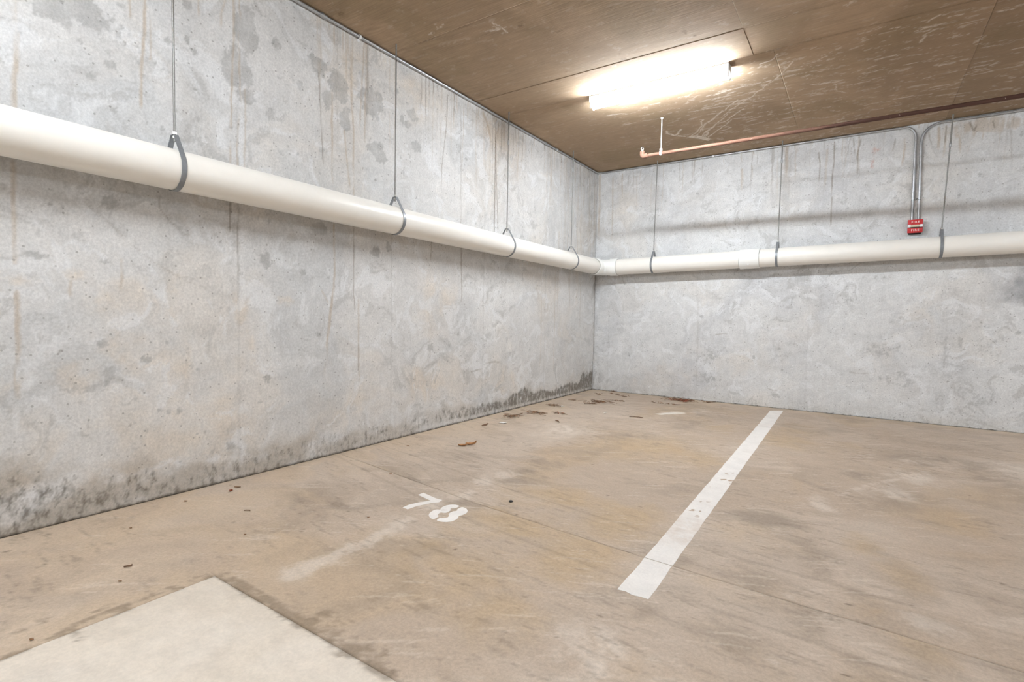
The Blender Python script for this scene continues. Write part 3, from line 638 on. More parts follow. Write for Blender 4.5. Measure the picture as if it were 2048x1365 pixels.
# sandy film washed out from the left wall
F.m['sand'] = (1 - sstep(0.12, 0.75, F.U * (0.7 + 0.6 * fbm(F.U * 1.2, F.V * 1.2)))) * 0.75
F.m['sand'] = np.maximum(F.m['sand'], 0.5 * (1 - sstep(0.02, 0.35, -F.V * (0.6 + 0.8 * fbm(F.U * 1.5, F.V)))))
F.m['sand'] = np.maximum(F.m['sand'], 0.7 * sstep(-5.0, -5.8, F.V) * (1 - sstep(0.8, 1.6, F.U)))
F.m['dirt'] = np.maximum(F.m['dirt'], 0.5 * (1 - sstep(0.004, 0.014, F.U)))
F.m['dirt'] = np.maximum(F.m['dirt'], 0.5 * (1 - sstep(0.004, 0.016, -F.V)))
du, dv = SX - F.U, F.V - SY                  # signed distances out of the pale pour
out = np.maximum(du, dv)
lip = np.where(out > 0, 1 - sstep(0.0, 0.045, out), 1 - sstep(0.0, 0.022, -out)) * ((du < 0.06) & (dv < 0.06))
F.m['dirt'] = np.maximum(F.m['dirt'], lip * 0.62 * (0.35 + 0.9 * fbm(F.U * 3, F.V * 3 + 4, 4)))
jd = np.abs(F.V - joint_y(F.U))
F.m['crack'] = np.maximum(F.m['crack'], (1 - sstep(0.004, 0.022, jd)) * 0.30)

def compose_floor(f):
    U, V, m = f.U, f.V, f.m
    wu = U + (fbm(U * 1.6, V * 1.6 + 3, 3) - 0.5) * 0.7; wv = V + (fbm(U * 1.6 + 9, V * 1.6, 3) - 0.5) * 0.7
    pale_pour = (U > SX) & (V < SY)
    def body(base, light, ochre_amt, grey_amt, k):
        f.start(base)
        f.lay(sstep(0.40, 0.72, fbm(wu * 0.8 + 2 + k, wv * 0.8, 5)), light, 0.7)
        oc = np.clip(m['ochre'] * sstep(0.15, 0.6, fbm(wu * 1.8 + 1, wv * 1.8, 6)) + 0.5 * sstep(0.5, 0.8, fbm(wu * 1.0 + 4, wv * 1.0 + 2, 5)), 0, 1)
        f.lay(oc, lin(184, 158, 122), 0.52 * ochre_amt)
        gy = np.clip(m['grey'] * sstep(0.2, 0.65, fbm(wu * 2.2 + 6, wv * 3.2, 6, 0.62)) + 0.45 * sstep(0.5, 0.78, fbm(wu * 1.6 + 8, wv * 2.4 + 2, 6)), 0, 1)
        f.lay(gy, lin(146, 131, 116), 0.60 * grey_amt)
        f.tone(fbm((wu + 0.5 * wv) * 2.4, (wv - 0.35 * wu) * 5.0, 7, 0.66), 0.065)
        f.tone(fbm((U - 0.1 * V) * 5, (V + 0.1 * U) * 15, 6, 0.70), 0.060)
        f.tone(fbm(U * 15, V * 26, 4, 0.75), 0.06)
    body(lin(214, 202, 187), lin(226, 216, 204), 0.15, 0.3, 5.0)
    light_c = f.c
    body(lin(182, 164, 146), lin(197, 181, 165), 1.15, 1.2, 0.0)
    f.c = np.where(pale_pour[..., None], light_c, f.c)
    f.lay(m['sand'] * ~pale_pour * sstep(0.15, 0.6, fbm(wu * 2 + 3, wv * 2, 5)), lin(214, 192, 166), 0.62)
    pn = fbm((U + 0.6 * V) * 11, (V - 0.6 * U) * 4, 6, 0.7)
    f.lay(m['pale'] * sstep(0.25, 0.62, pn), lin(222, 210, 197), 0.72)
    sc = fbm((U * 0.8 + V * 0.6) * 2.5, (V * 0.8 - U * 0.6) * 20, 6, 0.7)
    f.lay(sstep(0.68, 0.80, sc), lin(222, 209, 194), 0.30)
    sc2 = fbm((U - 0.12 * V) * 4.5, (V + 0.12 * U) * 24, 6, 0.74)
    f.lay(sstep(0.60, 0.78, sc2) * ~pale_pour * sstep(0.3, 0.6, fbm(wu * 1.3 + 2, wv * 1.3 + 7, 3)), lin(130, 115, 100), 0.42)
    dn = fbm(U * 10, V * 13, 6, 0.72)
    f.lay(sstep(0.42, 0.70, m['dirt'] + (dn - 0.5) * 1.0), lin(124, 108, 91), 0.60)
    f.lay(m['crack'], lin(120, 103, 85), 0.7)
    f.lay(m['chalk'], lin(236, 230, 222), 0.8)
    f.lay(m['speck'], lin(104, 88, 72), 0.8)
freckles(F, 240, 0.05, 4.6, -6.5, -0.05, 0.008, 0.016, 1.0, lambda u, v: 0.3 + 0.7 * sstep(1.2, 0.2, u), 'speck')
compose_floor(F)
flo = box_obj('floor', (0, YF, -0.2), (XR, 0, -0.012), MAT['twig'])
flo.data.materials[0] = mottled('joint dirt', lin(96, 82, 68), 0.2, 20, 0.95)
tag(flo, 'stained tan concrete garage floor cast in separate pours', kind='structure')
jc = float(joint_y(0))
ux = F.u
def flat(u, v): return np.stack([u, v, 0 * u], -1)
vb = F.v[F.v >= -5.0]                        # rows of the back pour get squeezed onto the joint
def to_back(u, v):
    t = (v + 5.0) / 5.0
    j = joint_y(u) + GAP
    return np.stack([u, np.where(v < -3.5, j + (v - vb[0]) / (-3.5 - vb[0]) * (-3.5 - j), v), 0 * u], -1)
grid_mesh('floor_slab', ux, vb, F, to_back, (0, 0, -0.012), MAT['floor'], flo)
vm = F.v[F.v <= -4.35]
def to_mid(u, v):
    j = joint_y(u) - GAP
    return np.stack([u, np.where(v > -5.4, -5.4 + (v + 5.4) / (vm[-1] + 5.4) * (j + 5.4), v), 0 * u], -1)
grid_mesh('floor_slab', ux, vm, F, to_mid, (0, 0, -0.012), MAT['floor'], flo, lambda u, v: (u > SX - 0.002) & (v < SY + 0.002))
sl = grid_mesh('floor_slab', ux[ux >= SX + 0.001], F.v[F.v <= SY - 0.001], F, lambda u, v: np.stack([u, v, 0 * u - 0.001], -1), (0, 0, -0.011), MAT['slab_light'], flo)
sl['label'] = 'newer paler concrete pour with a dirty edge'

# ceiling, u = x, v = y: panels printed by the formwork sheets
rowy = [YF, -6.30, -5.10, -3.90, -2.83, -2.40, 0.0]
rowx = [[0, 3.6, 7.2, XR], [0, 2.4, 4.84, 7.3, XR], [0, 3.6, 6.0, 8.4, XR], [0, 2.395, 4.83, 7.27, XR], [0, 2.395, 4.83, 7.27, XR], [0, 2.535, 3.80, 5.02, 7.5, XR]]
g2 = 0.0011
CE = Field(axis(0.0, 4.5, 0.0105, 0.0, XR, [x + d for r in rowx for x in r[1:-1] for d in (-g2, g2)]), axis(-4.8, 0.0, 0.0105, YF, 0.0, [y + d for y in rowy[1:-1] for d in (-g2, g2)]), ['bloom', 'lime', 'brown'])
CE.m['bloom'] = sstep(0.4, 2.0, CE.U) * sstep(-2.6, -2.1, CE.V) * (0.25 + 0.4 * fbm(CE.U * 1.1, CE.V * 1.1, 3))
for u, v, ru, rv in [(2.814, -1.954, 0.2669, 0.3257), (2.942, -1.674, 0.1384, 0.2226), (2.023, -1.589, 0.2486, 0.3857), (2.096, -1.738, 0.1953, 0.2322), (2.159, -1.079, 0.1726, 0.221), (3.138, -2.27, 0.1185, 0.1449), (3.478, -2.206, 0.1437, 0.2453), (2.716, -2.823, 0.084, 0.0829), (2.997, -2.79, 0.0805, 0.071), (2.915, -0.545, 0.1691, 0.1844), (3.884, -1.195, 0.2095, 0.4557), (0.931, -3.723, 0.1182, 0.1203), (0.532, -3.972, 0.1283, 0.1133)]:
    CE.blob('bloom', u, v, ru, rv, 1.0, 0.95, 0.6)
for w, s, pts in [
    (0.022, 0.95, [(1.3147, -1.0709), (1.343, -0.9624), (1.4859, -0.8209), (1.5782, -0.7088), (1.6389, -0.5953)]),
    (0.012, 0.9, [(1.3241, -1.1368), (1.324, -0.9738)]), (0.016, 0.9, [(1.4752, -1.0988), (1.3761, -0.9426)]),
    (0.010, 0.7, [(1.5429, -0.7868), (1.654, -0.974), (1.7415, -1.1245), (1.9052, -1.3078), (2.1332, -1.5881)]),
    (0.010, 0.7, [(1.5823, -0.7254), (1.6851, -0.8848), (1.7992, -1.0234), (1.9353, -1.1045), (2.1424, -1.3386)]),
    (0.010, 0.7, [(1.6276, -0.6409), (1.7308, -0.7854), (1.8337, -0.9008), (1.984, -1.1067)]),
    (0.009, 0.6, [(1.6603, -0.9352), (1.7169, -1.1063), (1.8305, -1.2307), (1.9605, -1.3919)]),
    (0.016, 0.7, [(1.63, -0.697), (1.6962, -0.8423), (1.7062, -0.9076)]), (0.05, 0.75, [(1.5282, -0.8144), (1.5918, -0.7197), (1.642, -0.6323)]),
    (0.010, 0.7, [(1.5092, -0.8257), (1.6098, -0.9655), (1.6921, -1.0879), (1.7421, -1.2528)]), (0.009, 0.6, [(1.6014, -0.714), (1.7199, -0.8994), (1.8537, -1.0895), (2.0039, -1.3073)]),
    (0.008, 0.6, [(1.9008, -1.2193), (2.0824, -1.431), (2.2384, -1.5754), (2.5256, -1.9309), (2.6567, -2.1642)]),
    (0.010, 0.75, [(1.9574, -1.7976), (2.1176, -1.8465), (2.2841, -1.8609), (2.4405, -1.8544)]), (0.008, 0.6, [(1.6604, -1.5302), (1.9177, -1.5172), (2.1798, -1.4806), (2.4285, -1.4338)]),
    (0.010, 0.75, [(2.4151, -2.2196), (2.4887, -2.231), (2.552, -2.3196)]), (0.010, 0.8, [(2.7203, -1.5932), (2.8308, -1.5704), (2.9098, -1.533)]), (0.008, 0.6, [(2.9023, -1.5265), (2.9114, -1.3366), (2.9697, -1.2529)]),
    (0.010, 0.6, [(3.0802, -1.61), (3.1652, -1.5986), (3.2149, -1.6081)]), (0.010, 0.7, [(3.2522, -2.2891), (3.3084, -2.2833)]), (0.010, 0.6, [(3.4602, -2.253), (3.5194, -2.3191)]),
    (0.008, 0.7, [(0.933, -3.8478), (0.9455, -3.7445), (0.9542, -3.6625)]), (0.007, 0.6, [(0.8772, -3.7415), (0.9306, -3.7234)]),
    (0.014, 0.7, [(0.9372, -1.8634), (1.0777, -1.8389), (1.1416, -1.8001)]), (0.012, 0.5, [(1.4059, -1.8975), (1.5017, -1.8935)]), (0.010, 0.5, [(0.987, -1.5458), (1.1198, -1.5318)]),
    (0.010, 0.6, [(2.172, -2.1275), (2.2441, -2.0937)]), (0.010, 0.6, [(3.4489, -1.9577), (3.4611, -2.0837), (3.5136, -2.1111)])]:
    CE.stroke('lime', pts, w, s, 0.022)
for i in range(70):
    x = 1.8 + 2.8 * rng.random(); y = -2.35 + 2.2 * rng.random(); ln = 0.02 + 0.13 * rng.random() ** 2
    CE.stroke('lime', [(x, y), (x + ln, y + rng.normal() * 0.006)], 0.006 + 0.007 * rng.random(), 0.3 + 0.45 * rng.random(), 0.012)
for u, v, ru, rv in [(0.118, -4.464, 0.0321, 0.023), (1.08, -3.69, 0.0295, 0.0303), (2.037, -2.995, 0.0161, 0.04), (2.086, -2.91, 0.014, 0.0281), (1.52, -2.859, 0.0283, 0.028), (1.529, -2.954, 0.0158, 0.023)]:
    CE.blob('brown', u, v, ru, rv, 0.9, 0.6, 0.5)
for i in range(26):
    x = 0.9 + 1.5 * rng.random(); y = -4.0 + 1.1 * rng.random()
    CE.stroke('brown', [(x, y), (x + 0.02 + 0.05 * rng.random(), y)], 0.005, 0.7, 0.004)
# stained strips beside the sheet joints
for yv in (-2.40, -2.83, -3.90):
    CE.stroke('brown', [(0, yv), (4.8, yv)], 0.022, 0.35, 0.012)
def compose_ceiling(f):
    U, V, m = f.U, f.V, f.m
    wu = U + (fbm(U * 1.6, V * 1.6 + 3, 3) - 0.5) * 0.5; wv = V + (fbm(U * 1.6 + 9, V * 1.6, 3) - 0.5) * 0.5
    f.start(lin(160, 137, 113))
    f.lay(sstep(0.4, 0.72, fbm(wu * 0.9 + 3, wv * 0.9, 5)), lin(178, 154, 128), 0.7)
    f.lay(sstep(0.45, 0.75, fbm(wu * 1.2 + 8, wv * 1.2 + 5, 5)), lin(148, 128, 101), 0.6)
    f.tone(fbm(wu * 1.6, wv * 8, 6, 0.66), 0.06)
    arch = np.sin((V * 1.0 + (fbm(U * 0.55, V * 1.6 + 2, 3) - 0.5) * 0.55) * 2 * np.pi * 17)
    f.tone(0.5 + 0.5 * arch * sstep(0.4, 0.62, fbm(U * 0.7 + 2, V * 1.4, 3)) * (V < -2.83), 0.050)
    f.tone(fbm(U * 12, V * 16, 5, 0.7), 0.05)
    ef = fbm(wu * 6, V * 19 + (wu - U) * 4, 7, 0.72)
    f.lay(sstep(0.68, 0.80, ef + 0.12 * m['bloom']) * (0.25 + 0.75 * np.clip(m['bloom'] * 1.5, 0, 1)), lin(220, 207, 193), 0.62)
    en = fbm(U * 22, V * 30, 5, 0.7)
    f.lay(np.clip(m['lime'] * 1.3, 0, 1) * sstep(0.22, 0.52, en), lin(228, 217, 204), 0.85)
    f.lay(m['brown'] * sstep(0.2, 0.6, en), lin(104, 84, 63), 0.6)
compose_ceiling(CE)
cei = box_obj('ceiling', (0, YF, H + 0.012), (XR, 0, H + 0.25), mottled('dark joint', lin(70, 56, 44), 0.2, 20, 0.95))
tag(cei, 'brown concrete ceiling printed with plywood sheet marks', kind='structure')
for r in range(len(rowy) - 1):
    y0, y1 = rowy[r], rowy[r + 1]
    vs = CE.v[(CE.v >= y0 + (g2 - 1e-4 if r else 0)) & (CE.v <= y1 - (g2 - 1e-4 if r < len(rowy) - 2 else 0))]
    for c in range(len(rowx[r]) - 1):
        x0, x1 = rowx[r][c], rowx[r][c + 1]
        us = CE.u[(CE.u >= x0 + (g2 - 1e-4 if c else 0)) & (CE.u <= x1 - (g2 - 1e-4 if c < len(rowx[r]) - 2 else 0))]
        dz = ((r * 5 + c * 3) % 4) * 0.0006
        grid_mesh('ceiling_panel', us, vs, CE, lambda u, v, dz=dz: np.stack([u, v, 0 * u + H + dz], -1), (0, 0, 0.012 - dz), MAT['ceiling'], cei)

# ------------------------------------------------------------------ fluorescent strip lights
def strip_light(cx, cy, label, group=None):
    x0, x1, y0, y1 = cx - 0.608, cx + 0.608, cy - 0.048, cy + 0.048
    root = empty('fluorescent_light', (cx, cy, H))
    tag(root, label, 'light', group)
    bm = bmesh.new()
    prof = [(y0, H), (y0, H - 0.010), (cy - 0.016, H - 0.056), (cy + 0.016, H - 0.056), (y1, H - 0.010), (y1, H)]
    a = [bm.verts.new((x0 + 0.004, p[0], p[1])) for p in prof]; b = [bm.verts.new((x1 - 0.004, p[0], p[1])) for p in prof]
    for k in range(6): bm.faces.new((a[k], a[(k + 1) % 6], b[(k + 1) % 6], b[k]))
    bm.faces.new(a); bm.faces.new(b[::-1])
    from_bm('housing', bm, MAT['white_metal'], root)
    for sx, xe in ((1, x0), (-1, x1)):
        bm = bmesh.new()
        add_box(bm, (min(xe, xe + sx * 0.006), y0 - 0.002, H - 0.058), (max(xe, xe + sx * 0.006), y1 + 0.002, H - 0.001), 0.001)
        from_bm('end_cap', bm, MAT['white_metal'], root)
        for yy_ in (cy - 0.032, cy + 0.032):
            box_obj('lamp_socket', (min(xe + sx * 0.002, xe + sx * 0.016), yy_ - 0.011, H - 0.108), (max(xe + sx * 0.002, xe + sx * 0.016), yy_ + 0.011, H - 0.052), MAT['white_metal'], root, 0.002)
    for yy_ in (cy - 0.032, cy + 0.032):
        tb = tube_obj('lamp_tube', [(x0 + 0.018, yy_, H - 0.084), (x1 - 0.018, yy_, H - 0.084)], 0.0145, MAT['tube'], root, 8)
        tb['label'] = 'glowing white tube'
    return root
strip_light(1.606, -2.337, 'lit twin-tube fluorescent strip light on the brown ceiling')
GR = 'added strip lights outside the picture'
for cx, cy, lab in [(1.606, -6.9, 'fluorescent strip light added for brightness outside the picture, left of the camera'), (6.6, -2.337, 'fluorescent strip light added for brightness outside the picture, along the back wall'),
                    (6.6, -6.9, 'fluorescent strip light added for brightness outside the picture, right of the camera'), (4.1, -11.4, 'fluorescent strip light added for brightness outside the picture, behind the camera')]:
    strip_light(cx, cy, lab, GR)  # unseen strip lights, added to even out the brightness

# ------------------------------------------------------------------ plastic drain pipe with elbow and coupling
PR, OFF = 0.1045, 0.150
def zl(y): return 1.731 + (-0.3 - y) * 0.0076
def zr(x): return 1.731 + (x - 0.4) * 0.0208
dp = empty('drain_pipe', (OFF, -OFF, 1.731))
tag(dp, 'large cream plastic drain pipe slung along both walls with a corner elbow', 'pipe')
tube_obj('pipe_section', [(OFF, -9.5, zl(-9.5)), (OFF, -5.0, zl(-5.0)), (OFF, -0.33, zl(-0.33))], PR, MAT['pvc'], dp, 64)
tube_obj('pipe_section', [(0.34, -OFF, zr(0.34)), (2.06, -OFF, zr(2.06))], PR, MAT['pvc'], dp, 64)
tube_obj('pipe_section', [(2.06, -OFF, zr(2.06)), (4.0, -OFF, zr(4.0)), (8.5, -OFF, zr(8.5))], PR, MAT['pvc'], dp, 64)
ze = 1.731
bend = [(OFF, -0.400, ze), (OFF, -0.396, ze), (OFF, -0.30, ze), (OFF, -0.296, ze), (OFF, -0.27, ze)]
bend += [tuple(p) for p in arc((OFF + 0.12, -OFF - 0.12, ze), 0.12, math.pi, math.pi / 2, 10, (1, 0, 0), (0, 1, 0))]
bend += [(0.27, -OFF, ze), (0.296, -OFF, ze), (0.30, -OFF, ze), (0.401, -OFF, ze), (0.405, -OFF, ze)]
bend = [b for i, b in enumerate(bend) if i == 0 or (Vector(b) - Vector(bend[i - 1])).length > 1e-4]
nb_ = len(bend)
rads = [PR + 0.009 if i in (0, nb_ - 1) else PR + 0.0115 if (i <= 2 or i >= nb_ - 3) else PR + 0.003 for i in range(nb_)]
el = tube_obj('elbow_fitting', bend, rads, MAT['pvc_white'], dp, 64)
el['label'] = 'white corner elbow'
cp = tube_obj('coupling', [(1.951, -OFF, zr(1.951)), (1.956, -OFF, zr(1.956)), (2.162, -OFF, zr(2.162)), (2.167, -OFF, zr(2.167))], [PR + 0.009, PR + 0.0115, PR + 0.0115, PR + 0.009], MAT['pvc_white'], dp, 64)
cp['label'] = 'white coupling sleeve'
bm = bmesh.new(); bmesh.ops.create_uvsphere(bm, u_segments=12, v_segments=8, radius=0.009)
for v in bm.verts: v.co = v.co + Vector((2.056, -OFF - (PR + 0.0115) * math.cos(0.72), zr(2.056) - (PR + 0.0115) * math.sin(0.72)))
nubo = from_bm('moulding_nub', bm, MAT['pvc_white'], cp, True)
for c_, d_, par_ in (((1.9500, -OFF, zr(1.95)), (1, 0, 0), cp), ((2.1680, -OFF, zr(2.168)), (1, 0, 0), cp), ((0.4065, -OFF, ze), (1, 0, 0), el), ((OFF, -0.4015, ze), (0, 1, 0), el)):
    c_, d_ = Vector(c_), Vector(d_)
    tube_obj('gap_shade_ring', [c_ - d_ * 0.0015, c_ + d_ * 0.0015], PR + 0.0045, MAT['gap_shade'], par_, 64)  # thin ring paints the dark shadow gap at each fitting's rim

# ------------------------------------------------------------------ pipe hangers
def hanger(base, along, apex_z, top, label, axis_z, coup=None, twist=0.0):
    """base: point on the pipe axis; along: unit vector of the pipe; top: where the rod meets the ceiling."""
    base = Vector(base); along = Vector(along); side = Vector((0, 0, 1)).cross(along)
    along = (along * math.cos(twist) + side * math.sin(twist)); side = Vector((0, 0, 1)).cross(along)
    root = empty('pipe_hanger', top)
    tag(root, label, 'hanger', 'hangers along the drain pipe')
    r = PR + 0.0015; h = apex_z - axis_z
    th = math.acos(min(0.99, r / math.hypot(h, 0.012)))          # tangent point
    a0 = math.pi / 2 - th
    path = [(-0.014, h), (0.014, h)]
    n = 40
    for i in range(n + 1):
        a = a0 - (math.pi + 2 * a0) * i / n
        path.append((r * math.cos(a), r * math.sin(a)))
    bm = bmesh.new()
    hw, tk = 0.0125, 0.003
    rings = []
    m = len(path)
    for i, (s, z) in enumerate(path):
        p0 = Vector(path[i - 1]); p1 = Vector(path[(i + 1) % m])
        t = (p1 - p0).normalized(); nn = Vector((-t.y, t.x))
        if nn.dot(Vector((s, z))) < 0: nn = -nn
        row = []
        for w_, d_ in ((-hw, 0), (hw, 0), (hw, tk), (-hw, tk)):
            q = Vector((s, z)) + nn * d_
            row.append(bm.verts.new(base + side * (q.x / math.cos(twist)) + Vector((0, 0, q.y)) + along * w_))
        rings.append(row)
    for i in range(m):
        a, b = rings[i], rings[(i + 1) % m]
        for k in range(4): bm.faces.new((a[k], a[(k + 1) % 4], b[(k + 1) % 4], b[k]))
    auto_smooth(from_bm('strap', bm, MAT['strap'], root), 0.6)
    apex = base + Vector((0, 0, h))
    top = Vector(top)
    d = (top - apex).normalized()
    rd = tube_obj('rod', [apex - d * 0.032, apex, top], 0.0058, MAT['rod'], root, 10)
    for off, nm in ((0.011, 'nut'), (-0.010, 'nut')):
        bm = bmesh.new(); add_tube(bm, [apex + d * (off - 0.006), apex + d * (off + 0.006)], 0.0115, 6)
        from_bm(nm, bm, MAT['zinc_bright'], root)
    if coup:
        c = apex + (top - apex) * coup
        tube_obj('rod_coupling', [c - d * 0.022, c - d * 0.018, c + d * 0.018, c + d * 0.022], [0.007, 0.0098, 0.0098, 0.007], MAT['galv'], root, 8)
        tube_obj('upper_rod', [c, top], 0.0072, MAT['rod'], root, 10)
for y, lab, cz in [(-5.53, 'pipe hanger nearest the camera, its rod leaving the top of the picture', None),
                   (-3.985, 'second pipe hanger along the left wall, on the middle of the long drain pipe', None),
                   (-2.46, 'third pipe hanger along the left wall, with a coupling low on its rod', 0.74),
                   (-1.045, 'pipe hanger on the left wall closest to the corner elbow', 0.80)]:
    hanger((OFF, y, zl(y)), (0, 1, 0), zl(y) + 0.178, (OFF, y, H), lab, zl(y), cz)
for x, tx, lab, cz, tw in [(0.895, 0.907, 'pipe hanger on the back wall between the corner elbow and the coupling', None, 0.0),
                           (2.349, 2.353, 'pipe hanger on the back wall just right of the white coupling', 0.80, 0.0),
                           (3.805, 3.842, 'slanting pipe hanger on the back wall right of the red fire alarm box', 0.74, 0.0)]:
    hanger((x, -OFF, zr(x)), (1, 0, 0), zr(x) + 0.172, (tx, -OFF, H), lab, zr(x), cz, tw)

# ------------------------------------------------------------------ electrical conduit along the ceiling line
CR, CO = 0.0115, 0.017
CZ = H - 0.0165
def fillet(pts, rads, n=8):
    out = [Vector(pts[0])]
    for i in range(1, len(pts) - 1):
        p, a, b = Vector(pts[i]), Vector(pts[i - 1]), Vector(pts[i + 1])
        da, db = (a - p).normalized(), (b - p).normalized()
        r = rads[i - 1]; half = da.angle(db) / 2
        t = r / math.tan(half)
        s, e = p + da * t, p + db * t
        c = p + (da + db).normalized() * (r / math.sin(half))
        for k in range(n + 1):
            f = k / n
            v0, v1 = s - c, e - c
            om = v0.angle(v1)
            out.append(c + (v0 * math.sin((1 - f) * om) + v1 * math.sin(f * om)) / math.sin(om))
    out.append(Vector(pts[-1]))
    return out
cA = empty('electrical_conduit', (CO, -1.0, CZ))
tag(cA, 'long galvanised conduit following the ceiling line round the corner down to the alarm', 'conduit')
ptsA = fillet([(CO, -9.0, CZ), (CO, -CO, CZ), (3.569, -CO, CZ), (3.572, -CO, 2.100)], [0.05, 0.115])
tube_obj('conduit_tube', ptsA, CR, MAT['galv'], cA, 14)
def coupling_ring(c, d, parent, mat='galv'):
    c, d = Vector(c), Vector(d)
    tube_obj('coupling', [c - d * 0.028, c - d * 0.008, c - d * 0.007, c + d * 0.007, c + d * 0.008, c + d * 0.028], [CR + 0.003, CR + 0.003, CR + 0.006, CR + 0.006, CR + 0.003, CR + 0.003], MAT[mat], parent, 14)
for y in (-4.537, -1.506): coupling_ring((CO, y, CZ), (0, 1, 0), cA)
coupling_ring((1.482, -CO, CZ), (1, 0, 0), cA)
def conduit_strap(c, d, wall, parent):
    """one-hole strap: a half loop over the conduit with two ears against the wall"""
    c, d, w = Vector(c), Vector(d), Vector(wall)
    s = d.cross(w)
    prof = [(-CR - 0.022, 0.9)] + [(-math.cos(a) * (CR + 0.002), None, a) for a in []]
    path = [s * -(CR + 0.020) - w * (CO - 0.003), s * -(CR + 0.003) - w * (CO - 0.003)]
    path += [s * (-math.cos(a) * (CR + 0.002)) + w * (math.sin(a) * (CR + 0.002)) for a in [math.pi * k / 8 for k in range(9)]]
    path += [s * (CR + 0.003) - w * (CO - 0.003)]
    bm = bmesh.new(); rows = []
    for i, q in enumerate(path):
        t = (path[min(i + 1, len(path) - 1)] - path[max(i - 1, 0)]).normalized(); nn = t.cross(d)
        rows.append([bm.verts.new(c + q + d * a + nn * b) for a, b in ((-0.009, 0), (0.009, 0), (0.009, 0.002), (-0.009, 0.002))])
    for a, b in zip(rows[:-1], rows[1:]):
        for k in range(4): bm.faces.new((a[k], a[(k + 1) % 4], b[(k + 1) % 4], b[k]))
    bm.faces.new(rows[0]); bm.faces.new(rows[-1])
    from_bm('conduit_strap', bm, MAT['white_metal'], parent)
conduit_strap((CO, -4.221, CZ), (0, -1, 0), (1, 0, 0), cA)
conduit_strap((CO, -1.228, CZ), (0, -1, 0), (1, 0, 0), cA)
conduit_strap((1.572, -CO, CZ), (1, 0, 0), (0, -1, 0), cA)
cB = empty('electrical_conduit', (3.62, -CO, 2.10))
tag(cB, 'galvanised conduit rising from the alarm box and bending right under the ceiling', 'conduit')
tube_obj('conduit_tube', fillet([(3.626, -CO, 2.100), (3.612, -CO, CZ - 0.004), (8.0, -CO, CZ - 0.001)], [0.16], 12), CR, MAT['galv'], cB, 14)
tw = empty('tie_wire', (3.595, -CO, 2.315))
tag(tw, 'twisted dark wire tying the two conduits together above the alarm box', 'wire')
for xx in (3.5726, 3.6227):
    tube_obj('wire_loop', [Vector((xx, -CO, 2.315)) + Vector((math.cos(a), math.sin(a), 0.15 * math.sin(a))) * (CR + 0.0015) for a in [2 * math.pi * k / 16 for k in range(17)]], 0.0022, MAT['black'], tw, 6)
tube_obj('wire_twist', [(3.585, -CO - 0.006, 2.313), (3.592, -CO - 0.010, 2.310), (3.600, -CO - 0.006, 2.315), (3.606, -CO - 0.012, 2.322), (3.600, -CO - 0.014, 2.330)], 0.0028, MAT['black'], tw, 6)

# ------------------------------------------------------------------ fire alarm pull station
fx, fz = 3.600, 2.039
ps = empty('fire_alarm_pull_station', (fx, 0, fz - 0.07))
tag(ps, 'small red wall box lettered FIRE with an ivory pull bar', 'fire alarm')
box_obj('back_box', (fx - 0.052, -0.036, fz - 0.078), (fx + 0.052, -0.001, fz + 0.060), MAT['black'], ps, 0.003)
body = box_obj('cover', (fx - 0.0625, -0.062, fz - 0.068), (fx + 0.0625, -0.034, fz + 0.068), MAT['red'], ps, 0.005)
bar = box_obj('pull_bar', (fx - 0.050, -0.078, fz - 0.011), (fx + 0.050, -0.066, fz + 0.013), MAT['beige'], ps, 0.004)
for s in (-1, 1):
    box_obj('bar_end', (fx + s * 0.050 - 0.012, -0.081, fz - 0.013), (fx + s * 0.050 + 0.012, -0.062, fz + 0.015), MAT['white_metal'], ps, 0.003)
box_obj('bar_recess', (fx - 0.056, -0.0655, fz - 0.018), (fx + 0.056, -0.062, fz - 0.012), MAT['black'], ps)
def lettering(txt, cx, cz, y, size, parent):
    cu = bpy.data.curves.new('lettering', 'FONT'); cu.body = txt; cu.size = size; cu.align_x = 'CENTER'; cu.align_y = 'CENTER'
    cu.extrude = 0.0006; cu.space_character = 1.35; cu.offset = 0.0006
    tmp = bpy.data.objects.new('lettering_tmp', cu); COL.objects.link(tmp)
    dg = bpy.context.evaluated_depsgraph_get(); dg.update()
    me = bpy.data.meshes.new_from_object(tmp.evaluated_get(dg))
    bpy.data.objects.remove(tmp); bpy.data.curves.remove(cu)
    me.transform(Matrix.Translation((cx, y, cz)) @ Matrix.Rotation(math.pi / 2, 4, 'X'))
    me.materials.clear()
    o = link('lettering', me, MAT['ink'], parent)
    o['label'] = 'white word FIRE'
    return o
for cz_ in (fz + 0.042, fz - 0.042):
    lt = lettering('FIRE', fx, cz_, -0.0625, 0.028, body)

# ------------------------------------------------------------------ copper-coloured sprinkler pipe
sy, sz = -1.521, 2.733
sp = empty('sprinkler_pipe', (1.205, sy, sz))
tag(sp, 'rusty brown sprinkler pipe with an upturned end hung below the ceiling', 'pipe')
tube_obj('pipe_section', [(1.222, sy, sz), (3.0, sy, sz - 0.004), (8.0, sy, sz - 0.012)], 0.0165, MAT['copper'], sp, 20)
elb = fillet([(1.262, sy, sz), (1.204, sy, sz), (1.204, sy, sz + 0.050)], [0.022], 6)
tube_obj('elbow_fitting', [elb[0]] + elb + [elb[-1]], [0.020] + [0.0245] * len(elb) + [0.020], MAT['copper'], sp, 18)
hd = tube_obj('sprinkler_head', [(1.204, sy, sz + 0.045), (1.204, sy, sz + 0.060), (1.204, sy, sz + 0.062), (1.204, sy, sz + 0.072)], [0.011, 0.011, 0.014, 0.008], MAT['zinc_bright'], sp, 12)
